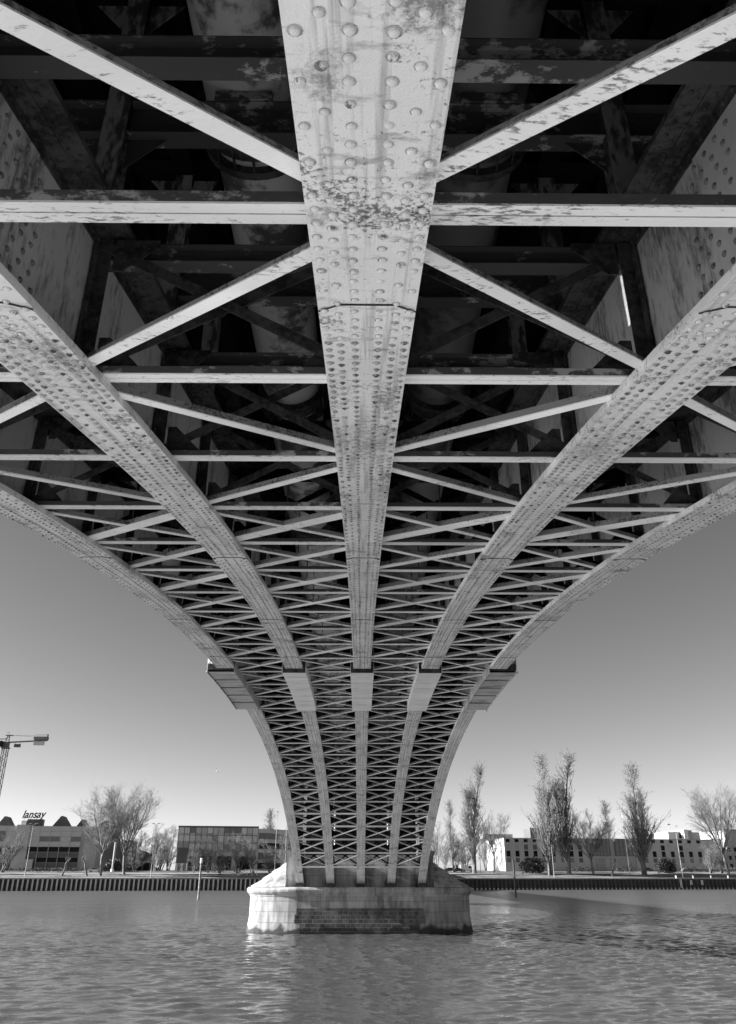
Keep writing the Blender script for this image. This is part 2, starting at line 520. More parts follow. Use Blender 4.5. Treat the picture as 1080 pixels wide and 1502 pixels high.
def make_rib(i, x):
    side = -1 if x < 0 else 1
    mb = MB(); sweep(mb, -.018, .018, .07, DEPTH - .06, Y0, Y1, .5, x)
    # flange angles riveted to the web
    for s_ in (-1, 1):
        xs = sorted((s_ * .0181, s_ * .034))
        sweep(mb, xs[0], xs[1], .0702, .2, Y0, Y1, .5, x)
        xs = sorted((s_ * .0342, s_ * .16))
        sweep(mb, xs[0], xs[1], .0703, .086, Y0, Y1, .5, x)
        if abs(x) < 3:       # web splice plates with their rivets
            mb.cur = 0
            for ys_ in ((.6, 1.5), (3.45, 4.75), (13.2, 14.4), (23.3, 24.4)):
                xs = sorted((s_ * .0183, s_ * .030))
                sweep(mb, xs[0], xs[1], .21, DEPTH - .2, ys_[0], ys_[1], .3, x)
                if ys_[0] > 20: continue
                mb.cur = 1
                for gy in np.arange(ys_[0] + .08, ys_[1], .17):
                    if abs(gy - (ys_[0] + ys_[1]) / 2) < .06: continue
                    for q, off in enumerate(np.arange(.3, DEPTH - .25, .115)):
                        p = apt(gy + (.06 if q % 2 else 0), off)
                        rivet(mb, (x + s_ * .03, p[0], p[1]), (s_, 0, 0), .026, (0, 1, 0))
                mb.cur = 0
            mb.cur = 1
            for gy in np.arange(1.0, 18, .14):
                for off in (.14,):
                    p = apt(gy, off)
                    rivet(mb, (x + s_ * .034, p[0], p[1]), (s_, 0, 0), .022, (0, 1, 0), gy < 9)
    rib = mb.build('arch_rib', [M['web'], M['rustrivet']], bridge)
    # bottom flange with cover plates and rivets
    mb = MB(); sweep(mb, -FW, FW, 0, .07, Y0, Y1, .5, x)
    for n_, j in enumerate(JOINTS):
        o0, o1 = -.015 * (n_ + 1), -.015 * n_ - .0002
        je = 66.8 - (j - 4.12)
        # chamfered start of the plate
        v = []
        prof_ = [(-FW + .002, j + .1), (-FW * .55, j), (FW * .55, j), (FW - .002, j + .1)]
        for px_, py_ in prof_:
            for o_ in (o0, o1):
                a = apt(py_, o_); v.append((x + px_, a[0], a[1]))
        for px_ in (FW - .002, -FW + .002):
            for o_ in (o0, o1):
                a = apt(j + .1001, o_); v.append((x + px_, a[0], a[1]))
        mb.cur = 0; mb.add(v, [(0, 2, 4, 6)]); mb.cur = 2; mb.add(v, [(0, 1, 3, 2), (2, 3, 5, 4), (4, 5, 7, 6)]); mb.cur = 0
        sweep(mb, -FW + .002, FW - .002, o0, o1, j + .1, je, .5, x)
    pitch = .13
    n = 0
    y = -1.0
    while y < 70:
        if XB0 - .1 < y < XB1 + .1 or (abs(x) > 4 and y < 7.5) or (abs(x) > 2 and y < 2.2):
            y += pitch; n += 1; continue
        fd = min(abs(y - f_) for f_ in FR)
        dense = fd < .42 or 4.15 < y < 5.3
        near = y < 13
        s_ = slope(y); nn = math.hypot(1, s_)
        nv = (0, s_ / nn, -1 / nn)
        for j, xo in enumerate((.085, .195, .285)):
            if j and not dense and (n + j) % 2: continue
            for sg in (-1, 1):
                yy = y + (.045 if j == 1 else 0)
                a = apt(yy, cover_off(yy) - .0005)
                jx, jy = rng.uniform(-.004, .004), rng.uniform(-.006, .006)
                mb.cur = 3 if y < 4.6 else 1
                if y < 9:
                    kq = 10; c_ = np.array((x + sg * xo + jx, a[0] + jy, a[1])); t2 = np.cross(nv, (1, 0, 0)); cu = mb.cur; mb.cur = 4
                    rr_ = .031 * rng.uniform(.85, 1.1)
                    mb.add([c_ + np.array(nv) * .0012 + rr_ * (math.cos(6.2832 * z_ / kq) * np.array((1., 0, 0)) + math.sin(6.2832 * z_ / kq) * t2) for z_ in range(kq)], [tuple(range(kq))])
                    mb.cur = cu
                rivet(mb, (x + sg * xo + jx, a[0] + jy, a[1]), nv, .0235 * rng.uniform(.9, 1.08), (1, 0, 0), near)
        y += pitch; n += 1
    mb.build('bottom_flange', [M['flange'], M['rivet'], M['rusty'], M['cleanrivet'], M['ring']], rib)
    # top flange, rivets on its underside
    mb = MB(); sweep(mb, -FW, FW, DEPTH - .06, DEPTH, Y0, Y1, .5, x)
    for s_ in (-1, 1):
        xs = sorted((s_ * .0181, s_ * .034)); sweep(mb, xs[0], xs[1], DEPTH - .2, DEPTH - .0602, Y0, Y1, .5, x)
        xs = sorted((s_ * .0342, s_ * .16)); sweep(mb, xs[0], xs[1], DEPTH - .076, DEPTH - .0603, Y0, Y1, .5, x)
        if abs(x) < 3:
            for gy in np.arange(1.0, 14, .14):
                p = apt(gy, DEPTH - .135)
                rivet(mb, (x + s_ * .034, p[0], p[1]), (s_, 0, 0), .022, (0, 1, 0), gy < 9)
    if abs(x) < 3:
        for gy in np.arange(1.2, 16, .15):
            s_ = slope(gy); nn = math.hypot(1, s_)
            for xo in (-.27, -.2, -.1, .1, .2, .27):
                a = apt(gy + (.07 if abs(xo) == .2 else 0), DEPTH - (.0765 if abs(xo) == .1 else .0605))
                rivet(mb, (x + xo, a[0], a[1]), (0, s_ / nn, -1 / nn), .024, (1, 0, 0), gy < 8)
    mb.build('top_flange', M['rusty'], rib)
    # web stiffeners at every frame
    for k, fy in enumerate(FR):
        if XB0 - .3 < fy < XB1 + .3 or fy > 72.5: continue
        mb = MB()
        za, zb = arch(fy) + .095, arch(fy) + DEPTH * math.hypot(1, slope(fy)) - .1
        for s_ in (-1, 1):
            a, b = sorted((s_ * .0365, s_ * .049)); mb.box(a, b, -.1, .1, za + .12, zb - .12)
            a, b = sorted((s_ * .0492, s_ * .17)); mb.box(a, b, -.007, .007, za + .02, zb - .02)
            if fy < 14 and abs(x) < 3:
                for zz in np.arange(za + .22, zb - .2, .16):
                    for yy in (-.06, .06):
                        rivet(mb, (s_ * .049, yy, zz), (s_, 0, 0), .022, (0, 1, 0), fy < 9)
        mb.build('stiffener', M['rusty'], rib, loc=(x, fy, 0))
    # crown casing
    mb = MB()
    if abs(x) < 4:
        sweep(mb, -.45, -.435, -.22, 1.2, XB0, XB1, .5, x); sweep(mb, .435, .45, -.22, 1.2, XB0, XB1, .5, x)
        sweep(mb, -.4348, .4348, -.219, -.2, XB0 + .03, XB1, .5, x)
        mb.cur = 1
        sweep(mb, -.4347, .4347, -.219, 1.1, XB0, XB0 + .02, .5, x); sweep(mb, -.4347, .4347, -.148, 1.1, XB1 - .04, XB1 - .01, .5, x)
    else:
        xi, xo = side * -.34, side * .68
        n = 5; L_ = (XB1 - XB0) / n
        for q in range(n):
            a, b = sorted((xi, xo))
            sweep(mb, a + .02, b - .02, -.2, -.17, XB0 + q * L_ + .11, XB0 + (q + 1) * L_ - .11, .5, x)
        for xe in (xi, xo):
            a, b = sorted((xe, xe + side * .02 * (1 if xe == xo else -1)))
            sweep(mb, a, b, -.24, .4 if xe == xo else 1.1, XB0 - .08, XB1 + .08, .5, x)
        for q in range(n + 1):
            sweep(mb, min(xo, xo + side * .035), max(xo, xo + side * .035), -.23, -.15, XB0 + q * L_ - .04, XB0 + q * L_ + .04, .5, x + side * .0205)
        mb.cur = 1
        a, b = sorted((xi, xo))
        sweep(mb, a + .005, b - .005, -.11, .12, XB0 - .02, XB1 + .02, .5, x)
    mb.build('crown_casing', [M['casing'] if abs(x) < 4 else M['outercasing'], M['rusty']], rib)
    # bearing shoe on the pier
    mb = MB()
    a = apt(Y1 - .12, 0)
    mb.box(-.36, .36, 72.98, 73.62, -1.0, -.72); mb.box(-.3, .3, 73.3, 74.3, -.72, -.2)
    mb.box(-.4, .4, 73.05, 73.55, -1.06, -1.002)
    mb.build('bearing_shoe', M['rusty'], rib, loc=(x, 0, 0))


for i, x in enumerate(RX):
    make_rib(i, x)

# transverse members -------------------------------------------------
GAP = [(RX[i] + .02, RX[i + 1] - .02) for i in range(4)]
WG = 2.6 - .04


def strut_mesh():
    mb = MB()
    L0, L1 = .03, WG - .03
    for a, b in ((-.1, -.006), (.006, .1)):
        mb.box(L0, L1, a, b, .0, .012)                     # horizontal legs
    mb.cur = 1
    mb.box(L0, L1, -.1002, -.088, .0125, .075); mb.box(L0, L1, .088, .1002, .0125, .075)  # upright legs take the dark material, side shade painted in
    mb.box(L0, L1, -.005, .005, .004, .1)
    return mb.mesh('lower_strut', [M['brace'], M['scaly']])


STRUT = strut_mesh()
far_struts = MB()
cnt = 0
order = [(k, g) for k in range(len(FR)) for g in range(4) if FR[k] < 72.5]
for k, g in order:
    fy = FR[k]
    if 33.4 < fy < 33.5 or False: continue
    y, z = apt(fy, .075)
    ang = math.atan(slope(fy))
    if cnt < 100:
        o = inst('lower_strut', STRUT, bridge, (GAP[g][0], y, z), (ang, 0, 0)); cnt += 1
    else:
        far_struts.obox((GAP[g][0] + .03, y, z), (GAP[g][1] - .03, y, z), (0, -math.sin(ang), math.cos(ang)), -.085, .085, 0, .07)


def angle_bar(mb, p0, p1, w, h, flip=1):
    """L-section bar: flat leg below, upright leg at the near edge"""
    d = np.array(p1, float) - np.array(p0, float)
    up = (0, 0, 1.)
    sdir = np.cross(d, up)             # side direction
    s_ = -1 if sdir[1] > 0 else 1      # near edge = towards -Y
    a, b = sorted((s_ * w / 2, -s_ * w / 2))
    mb.cur = 0
    mb.obox(p0, p1, up, a, b, 0, .012)
    mb.cur = 1
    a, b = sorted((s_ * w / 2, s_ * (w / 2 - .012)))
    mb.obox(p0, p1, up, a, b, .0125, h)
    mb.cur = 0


# plan bracing between neighbouring frames
far_braces = MB()
nb = nc = 0
M2 = [M['brace'], M['barside']]
for k in range(len(FR) - 2):
    ya, yb = FR[k], FR[k + 1]
    if yb > 72.8: continue
    kk = k - 2                         # bay number: bay 0 lies between the first two struts in the picture
    for g in range(4):
        xl, xr = GAP[g][0] + .1, GAP[g][1] - .1
        inner_left = g in (0, 1)
        # which rib end lies near
        def bar(xa, xb, w, h, off, near_y=ya + .2, far_y=yb - .2):
            a = apt(near_y, off); b = apt(far_y, off)
            return (xa, a[0], a[1]), (xb, b[0], b[1]), w, h
        cen, out = (xr, xl) if g in (0, 1) else (xl, xr)       # toward centre rib / away
        if g in (0, 3):                                        # outer gaps mirror about ribs +-2.6
            cen, out = (xr, xl) if g == 0 else (xl, xr)
        if kk <= 2:
            # single zigzag: even bays start at the centre rib, odd bays end on it
            if g in (1, 2):
                p = bar(cen, out, .1, .085 if kk > 0 else .05, .06) if kk % 2 == 0 else bar(out, cen, .1, .085 if kk > 0 else .05, .06)
            else:
                p = bar(out, cen, .1, .085 if kk > 0 else .05, .06) if kk % 2 == 0 else bar(cen, out, .1, .085 if kk > 0 else .05, .06)
            bars = [('diagonal_brace', p)]
        else:
            w = .2 if kk % 2 else .14
            bars = [('diagonal_brace', bar(xr, xl, w, .1, .06)), ('counter_brace', bar(xl, xr, .085, .08, .077))]
        for nm, (p0, p1, w, h) in bars:
            c = nb if nm == 'diagonal_brace' else nc
            if c < 100:
                mb = MB(); angle_bar(mb, p0, p1, w, h); mb.build(nm, M2, bridge)
            else:
                far_braces.obox(p0, p1, (0, 0, 1), -w / 2, w / 2, 0, .05)
            if nm == 'diagonal_brace': nb += 1
            else: nc += 1
tag(far_struts.build('lower_struts', M['brace'], bridge), None, None, kind='stuff')
tag(far_braces.build('diagonal_braces', M['brace'], bridge), None, None, kind='stuff')

# cross frames: upper strut and crossed sway bars, gussets
PIPE_X, PIPE_Z, PIPE_R = 1.3, 8.05, .52


def pipe_clash(z0, z1):
    return z1 > PIPE_Z - PIPE_R - .05 and z0 < PIPE_Z + PIPE_R + .05


def tri(mb, y, p):
    mb.prism(p, y - .006, y + .006, 'xz')


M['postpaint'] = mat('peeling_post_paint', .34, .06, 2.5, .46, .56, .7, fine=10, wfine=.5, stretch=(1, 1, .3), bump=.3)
SH = {}
for k, fy in enumerate(FR):
    if fy > 72.5: continue
    za = arch(fy) + .1
    zb = za + (DEPTH - .2) * math.hypot(1, slope(fy))
    for g in range(4):
        xl, xr = GAP[g][0] + .03, GAP[g][1] - .03
        inner = g in (1, 2)
        if XB0 - 1 < fy < XB1 + 1: continue
        if not (inner and pipe_clash(zb - .25, zb + .02)):
            mb = MB()
            mb.box(xl, xr, -.08, .08, zb - .012, zb); mb.box(xl, xr, -.006, .006, zb - .2, zb - .0122)
            mb.box(xl, xr, -.08, .08, zb - .214, zb - .2002)
            mb.build('upper_strut', M['scaly'] if fy < 10 else M['deck'], bridge, loc=(0, fy + .14, 0))  # far struts switch to near-black, painting in the interior shade
        if not (inner and (pipe_clash(za, zb) or k <= 2)):
            mb = MB()
            mb.obox((xl + .05, .03, za + .1), (xr - .05, .03, zb - .12), (0, 1, 0), -.055, .055, 0, .012)
            mb.obox((xl + .05, -.03, zb - .12), (xr - .05, -.03, za + .1), (0, 1, 0), -.055, .055, -.012, 0)
            for sx, xx in ((1, xl + .15), (-1, xr - .15)):
                tri(mb, .0, [(xx, za - .02), (xx + sx * .42, za - .02), (xx + sx * .42, za + .08), (xx + sx * .1, za + .42), (xx, za + .42)])
                tri(mb, .0, [(xx, zb - .02), (xx + sx * .42, zb - .02), (xx + sx * .42, zb - .1), (xx + sx * .1, zb - .4), (xx, zb - .4)])
            mb.build('sway_bracing', M['rusty'] if fy < 13 else M['deck'], bridge, loc=(0, fy, 0))  # far bars blackened too, shade put into their colour

# hanger rods at the crossing of the plan braces
for k in range(5, len(FR) - 3):
    fy = FR[k] + 1.25
    for g in range(4):
        if g in (0, 3) and k > 14: continue
        z = arch(fy) + .12
        mb = MB(); xm = (GAP[g][0] + GAP[g][1]) / 2
        mb.tube([(xm, fy, z), (xm, fy, z + .95)], .013, 5)
        mb.build('hanger_rod', M['rusty'], bridge)

# spandrel posts on the ribs, spandrel struts, deck girders and cross beams
for k, fy in enumerate(FR):
    fp = fy
    for x in RX:
        yt, zt = apt(fp, DEPTH)
        zt = arch(fp) + DEPTH * math.hypot(1, slope(fp))
        if zt > DECKZ - .35: continue
        mb = MB()
        mb.box(-.12, .12, -.11, -.098, zt - .02, DECKZ - .005); mb.box(-.12, .12, .098, .11, zt - .02, DECKZ - .005)
        mb.box(-.008, .008, -.0978, .0978, zt - .02, DECKZ - .005)
        mb.box(-.22, .22, -.2, .2, zt - .03, zt + .03)
        for sx in (-1, 1):
            a, b = sorted((sx * .121, sx * .45))
            mb.prism([(sx * .121, DECKZ - .006), (sx * .5, DECKZ - .006), (sx * .121, DECKZ - .5)], -.006, .006, 'xz')
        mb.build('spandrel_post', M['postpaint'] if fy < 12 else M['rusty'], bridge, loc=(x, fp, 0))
    zt = arch(fp) + DEPTH * math.hypot(1, slope(fp))
    if zt < 6.4 and fy < 72.5:
        for g in range(4):
            mb = MB(); xl, xr = GAP[g][0] + .11, GAP[g][1] - .11
            z1 = 7.4; z0 = 6.92
            mb.box(xl, xr, -.1, .1, z1 - .02, z1); mb.box(xl, xr, -.008, .008, z0 + .0202, z1 - .0202); mb.box(xl, xr, -.1, .1, z0, z0 + .02)
            for sx, xx in ((1, xl), (-1, xr)):
                mb.prism([(xx, z0 - .002), (xx + sx * .4, z0 - .002), (xx, z0 - .42)], -.006, .006, 'xz')
            if g in (1, 2):
                xm = -PIPE_X if g == 1 else PIPE_X
                mb.box(xm - .3, xm + .3, -.12, .12, z1 + .001, z1 + .13)
            mb.build('spandrel_strut', M['scaly'], bridge, loc=(0, fp, 0))

for k, fy in enumerate(FR[:-1]):
    if 16 < fy: continue
    for x in (-5.2, 5.2):
        mb = MB(); sgn = 1 if x > 0 else -1
        y2 = FR[k + 1]
        za, zb = arch(fy) + DEPTH * math.hypot(1, slope(fy)), arch(y2) + DEPTH * math.hypot(1, slope(y2))
        if min(za, zb) > DECKZ - .5: continue
        mb.prism([(fy + .13, za + .05), (y2 - .13, zb + .05), (y2 - .13, DECKZ - .1), (fy + .13, DECKZ - .1)], x - .006, x + .006, 'yz')
        mb.build('spandrel_panel_or_added_sun_plate', M['web'], bridge)  # added plates, unseen, keeping sun off the near webs
HW = 6.3
YD0, YD1 = -14, 300
mb = MB()
for fy in np.arange(3.2 - 5, 151, 2.5):
    pass
for k, fy in enumerate(FR):
    mb = MB()
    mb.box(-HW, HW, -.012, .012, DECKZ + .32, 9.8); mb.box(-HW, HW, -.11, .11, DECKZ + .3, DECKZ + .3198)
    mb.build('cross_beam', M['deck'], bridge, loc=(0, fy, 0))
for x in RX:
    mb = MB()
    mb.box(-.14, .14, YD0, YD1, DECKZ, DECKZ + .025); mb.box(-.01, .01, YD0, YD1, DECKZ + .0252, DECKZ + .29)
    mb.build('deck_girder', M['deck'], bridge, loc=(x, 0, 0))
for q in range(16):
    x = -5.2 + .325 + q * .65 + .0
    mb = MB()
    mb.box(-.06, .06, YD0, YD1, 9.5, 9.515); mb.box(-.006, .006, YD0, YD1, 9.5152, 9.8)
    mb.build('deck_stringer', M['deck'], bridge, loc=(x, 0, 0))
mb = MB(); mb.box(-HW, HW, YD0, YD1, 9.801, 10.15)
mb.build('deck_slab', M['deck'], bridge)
for s_ in (-1, 1):
    mb = MB(); mb.box(s_ * HW - .06, s_ * HW + .06, YD0, YD1, 8.95, 10.5)  # edge plate carried lower, out of sight, to cut sun from the interior
    for yy in np.arange(YD0 + .5, YD1, 2.0):
        mb.box(s_ * HW - .03, s_ * HW + .03, yy - .03, yy + .03, 10.5, 11.35)
    mb.box(s_ * HW - .04, s_ * HW + .04, YD0, YD1, 11.35, 11.42); mb.box(s_ * HW - .02, s_ * HW + .02, YD0, YD1, 10.9, 10.94)
    mb.build('parapet', M['web'], bridge)


# the next span beyond the pier
def arch2(Y):
    return arch(2 * PY - Y)


for x in RX:
    mb = MB()
    ys = np.linspace(77.8, 150, 73)
    for x0, x1, o0, o1 in ((-FW, FW, 0, .07), (-.03, .03, .0701, DEPTH - .0601), (-FW, FW, DEPTH - .06, DEPTH)):
        v = []
        for y in ys:
            a = apt(2 * PY - y, o0); b = apt(2 * PY - y, o1)
            v += [(x + x0, 2 * PY - a[0], a[1]), (x + x1, 2 * PY - a[0], a[1]), (x + x1, 2 * PY - b[0], b[1]), (x + x0, 2 * PY - b[0], b[1])]
        f = []
        for i in range(len(ys) - 1):
            for q in range(4):
                f.append((4 * i + q, 4 * i + 4 + q, 4 * i + 4 + (q + 1) % 4, 4 * i + (q + 1) % 4))
        mb.add(v, f)
    mb.build('arch_rib', M['flange'], bridge)
mb = MB()
for k, fy in enumerate(FR[2:]):
    y = 2 * PY - fy
    if y < 78.6: continue
    z = arch(fy) + .08
    mb.box(-5.18, 5.18, y - .08, y + .08, z, z + .08)
    zb = arch(fy) + 1.6
    mb.box(-5.18, 5.18, y - .07, y + .07, zb, zb + .1)
    for g in range(4):
        mb.obox((GAP[g][0], y, z + .02), (GAP[g][1], y + 2.3, arch(fy - 2.3) + .09), (0, 0, 1), -.06, .06, 0, .02)
    mb.box(-HW, HW, y - .1, y + .1, DECKZ + .31, 9.79)
tag(mb.build('span_bracing', M['rusty'], bridge), None, None, kind='stuff')
for y in (74.6, 76.9):
    for x in RX:
        mb = MB(); mb.box(-.14, .14, -.14, .14, 1.65, DECKZ - .006); mb.box(-.3, .3, -.25, .25, 1.62, 1.8)
        mb.build('pier_post', M['web'], bridge, loc=(x, y, 0))

for g in range(4):
    mb = MB(); xl, xr = GAP[g][0] + .3, GAP[g][1] - .3
    mb.box(xl, xr, 75.2, 75.22, 1.62, DECKZ + .2)
    for q in range(4):
        mb.box(xl + (xr - xl) * q / 3 - .04, xl + (xr - xl) * q / 3 + .04, 75.1, 75.199, 1.62, DECKZ - .1)
    mb.build('pier_sky_screen', M['rusty'], bridge)  # added plates that block bright sky between the pier posts

# ------------------------------------------------------------------ pipes under the deck
M['pipepale'] = mat('lit_smeared_pipe_paint', .55, .08, 1.1, .47, .58, .4, fine=5, wfine=.35)  # paler copy for the left pipe, its light put into the paint


def make_pipe(x, label, mt):
    root = tag(empty('round_pipe', (x, 0, PIPE_Z)), label, 'pipe', 'pipes slung under the bridge deck')
    mb = MB(); n = 28
    ys = np.linspace(-3.2, 150, 60)
    mb.tube([(0, y, 0) for y in ys], PIPE_R, n)
    mb.build('pipe_barrel', mt, root, smooth=True)
    mb0 = None
    for y in np.arange(6.35, 74, 5.6):
        mb = MB()
        for yy, rr, t in ((-.26, .63, .05), (.26, .63, .05), (0, .57, .1)):
            mb.tube([(0, yy - t, 0), (0, yy - t + .001, 0), (0, yy + t - .001, 0), (0, yy + t, 0)], [PIPE_R - .02, rr, rr, PIPE_R - .02], n, False)
        for q in range(16):
            a = 2 * math.pi * q / 16
            c, s_ = math.cos(a) * .6, math.sin(a) * .6
            mb.tube([(c, -.3, s_), (c, .3, s_)], .016, 5)
        if mb0 is None:
            mb0 = mb.mesh('pipe_collar', M['rusty'])
        inst('pipe_collar', mb0, root, (0, y, 0))
    return root


make_pipe(-PIPE_X, 'fat round pipe in the bay left of the middle rib, coloured paler as the lit one', M['pipepale'])
make_pipe(PIPE_X, 'fat round pipe in the dark bay right of the middle rib', M['pipe'])

# ------------------------------------------------------------------ stone pier
def stone_mat(name, c1, c2, mortar, sx, sz, rough=.9, stain=True):
    mt = bpy.data.materials.new(name); mt.use_nodes = True
    t = mt.node_tree; N = t.nodes; L = t.links; b = N['Principled BSDF']; b.inputs['Roughness'].default_value = rough
    uv = N.new('ShaderNodeUVMap')
    br = N.new('ShaderNodeTexBrick'); br.inputs['Scale'].default_value = 1
    br.inputs['Brick Width'].default_value = sx; br.inputs['Row Height'].default_value = sz
    br.inputs['Mortar Size'].default_value = .016; br.inputs['Mortar Smooth'].default_value = .3
    br.inputs['Color1'].default_value = (c1, c1, c1, 1); br.inputs['Color2'].default_value = (c2, c2, c2, 1)
    br.inputs['Mortar'].default_value = (mortar, mortar, mortar, 1)
    L.new(uv.outputs[0], br.inputs['Vector'])
    geo = N.new('ShaderNodeNewGeometry')
    n1 = N.new('ShaderNodeTexNoise'); n1.inputs['Scale'].default_value = .9; n1.inputs['Detail'].default_value = 8; n1.inputs['Roughness'].default_value = .65
    mp = N.new('ShaderNodeVectorMath'); mp.operation = 'MULTIPLY'; mp.inputs[1].default_value = (1.5, 1.5, .3)
    L.new(geo.outputs['Position'], mp.inputs[0]); L.new(mp.outputs[0], n1.inputs['Vector'])
    mr = N.new('ShaderNodeMapRange'); mr.inputs[1].default_value = .42; mr.inputs[2].default_value = .68
    mr.inputs[3].default_value = 1.05; mr.inputs[4].default_value = .3
    L.new(n1.outputs[0], mr.inputs[0])
    mul = N.new('ShaderNodeMix'); mul.data_type = 'RGBA'; mul.blend_type = 'MULTIPLY'; mul.inputs[0].default_value = 1
    L.new(br.outputs['Color'], mul.inputs[6]); L.new(mr.outputs[0], mul.inputs[7])
    last = mul.outputs[2]
    if stain:                              # weed line just above the water
        sx_ = N.new('ShaderNodeSeparateXYZ'); L.new(geo.outputs['Position'], sx_.inputs[0])
        n2 = N.new('ShaderNodeTexNoise'); n2.inputs['Scale'].default_value = 1.3; n2.inputs['Detail'].default_value = 6
        L.new(geo.outputs['Position'], n2.inputs['Vector'])
        ad = N.new('ShaderNodeMath'); ad.operation = 'MULTIPLY_ADD'; ad.inputs[1].default_value = -1.5
        L.new(n2.outputs[0], ad.inputs[0]); L.new(sx_.outputs[2], ad.inputs[2])
        mr2 = N.new('ShaderNodeMapRange'); mr2.inputs[1].default_value = WATER - .45; mr2.inputs[2].default_value = WATER - .1
        mr2.inputs[3].default_value = .12; mr2.inputs[4].default_value = 1
        L.new(ad.outputs[0], mr2.inputs[0])
        m3 = N.new('ShaderNodeMix'); m3.data_type = 'RGBA'; m3.blend_type = 'MULTIPLY'; m3.inputs[0].default_value = 1
        L.new(last, m3.inputs[6]); L.new(mr2.outputs[0], m3.inputs[7]); last = m3.outputs[2]
    L.new(last, b.inputs['Base Color'])
    bp_ = N.new('ShaderNodeBump'); bp_.inputs['Strength'].default_value = .6; bp_.inputs['Distance'].default_value = .03
    L.new(br.outputs['Fac'], bp_.inputs['Height']); bp_.invert = True
    L.new(bp_.outputs[0], b.inputs['Normal'])
    return mt


M['ashlar'] = stone_mat('pale_ashlar', .4, .29, .14, 1.5, .8)
M['rubble'] = stone_mat('dark_rubble', .13, .055, .18, .42, .3)
M['capstone'] = stone_mat('cornice_stone', .4, .33, .16, 2.2, 3.0, stain=False)


def boxuv(me):
    uv = me.uv_layers.new(name='UVMap')
    for p in me.polygons:
        n = p.normal
        for li in p.loop_indices:
            c = me.vertices[me.loops[li].vertex_index].co
            if abs(n.z) > .75: w = (c.x, c.y)
            elif abs(n.y) > abs(n.x): w = (c.x, c.z)
            else: w = (c.y + .4, c.z)
            uv.data[li].uv = w


PXC, PHS, PA, PB = -.08, 5.3, 4.25, 2.85     # stadium plan: centre, straight half, nose length, half thickness


def plan(sa=0.0, sb=0.0, n=20, k=1.0):
    """outline of the pier grown by sa (nose) / sb (thickness), with arc length"""
    pts = []
    for q in range(n + 1):
        a = -math.pi / 2 + math.pi * q / n
        pts.append((PXC + PHS + (PA + sa) * k * math.cos(a), PY + (PB + sb) * k * math.sin(a)))
    for q in range(n + 1):
        a = math.pi / 2 + math.pi * q / n
        pts.append((PXC - PHS + (PA + sa) * k * math.cos(a), PY + (PB + sb) * k * math.sin(a)))
    return pts


def loft(name, rings, mt, parent, cap=True, smooth=False):
    """rings: list of (outline, z); uv = arc length, z"""
    n = len(rings[0][0]); v = []; f = []
    for o_, z in rings:
        v += [(x, y, z) for x, y in o_]
    for i in range(len(rings) - 1):
        for j in range(n):
            f.append((i * n + j, i * n + (j + 1) % n, (i + 1) * n + (j + 1) % n, (i + 1) * n + j))
    if cap: f.append(tuple(range((len(rings) - 1) * n, len(rings) * n)))
    me = bpy.data.meshes.new(name); me.from_pydata(v, [], f); me.materials.append(mt)
    ol = rings[0][0]; acc = [0]
    for j in range(n):
        a, b_ = ol[j], ol[(j + 1) % n]; acc.append(acc[-1] + math.hypot(a[0] - b_[0], a[1] - b_[1]))
    uv = me.uv_layers.new(name='UVMap')
    for p in me.polygons:
        idx = [me.loops[li].vertex_index for li in p.loop_indices]
        wrap = any(i % n == n - 1 for i in idx) and any(i % n == 0 for i in idx) and len(idx) == 4
        for li, i in zip(p.loop_indices, idx):
            j = i % n
            uu = acc[n] if (wrap and j == 0) else acc[j]
            if len(idx) > 4: uv.data[li].uv = (v[i][0], v[i][1])
            else: uv.data[li].uv = (uu, v[i][2] + .37)
    if smooth:
        me.polygons.foreach_set('use_smooth', [len(p.vertices) == 4 for p in me.polygons])
    o = bpy.data.objects.new(name, me); COL.objects.link(o); o.parent = parent
    return o


pier = tag(empty('stone_pier', (0, 0, 0)), 'pale stone bridge pier with rounded ends standing in the river', 'bridge pier')
loft('pier_base', [(plan(.28, .25), WATER - 3), (plan(.22, .2), WATER + .05), (plan(.13, .12), WATER + .5), (plan(.02, .03), WATER + 1.2), (plan(0, 0), -1.55)], M['ashlar'], pier, False)
loft('cornice', [(plan(-.02, -.02), -1.62), (plan(.05, .05), -1.6), (plan(.08, .08), -1.48), (plan(.22, .2), -1.4), (plan(.32, .3), -1.25), (plan(.34, .32), -1.12),
                 (plan(.3, .28), -1.0), (plan(.2, .18), -.93), (plan(-.1, -.1), -.9)], M['capstone'], pier, True)
mb = MB()
fy_ = PY - PB
for (x0, x1, z0, z1) in ((-5.05, 4.85, WATER - 1, -3.62), (-5.5, 5.3, -3.62, -2.95), (-5.35, 5.2, -2.95, -2.5)):
    mb.box(x0, x1, fy_ - .24 + (.0 if z1 < -3.5 else .1), fy_ + .5, z0, z1)
o = mb.build('rubble_panel', M['rubble'], pier); boxuv(o.data)
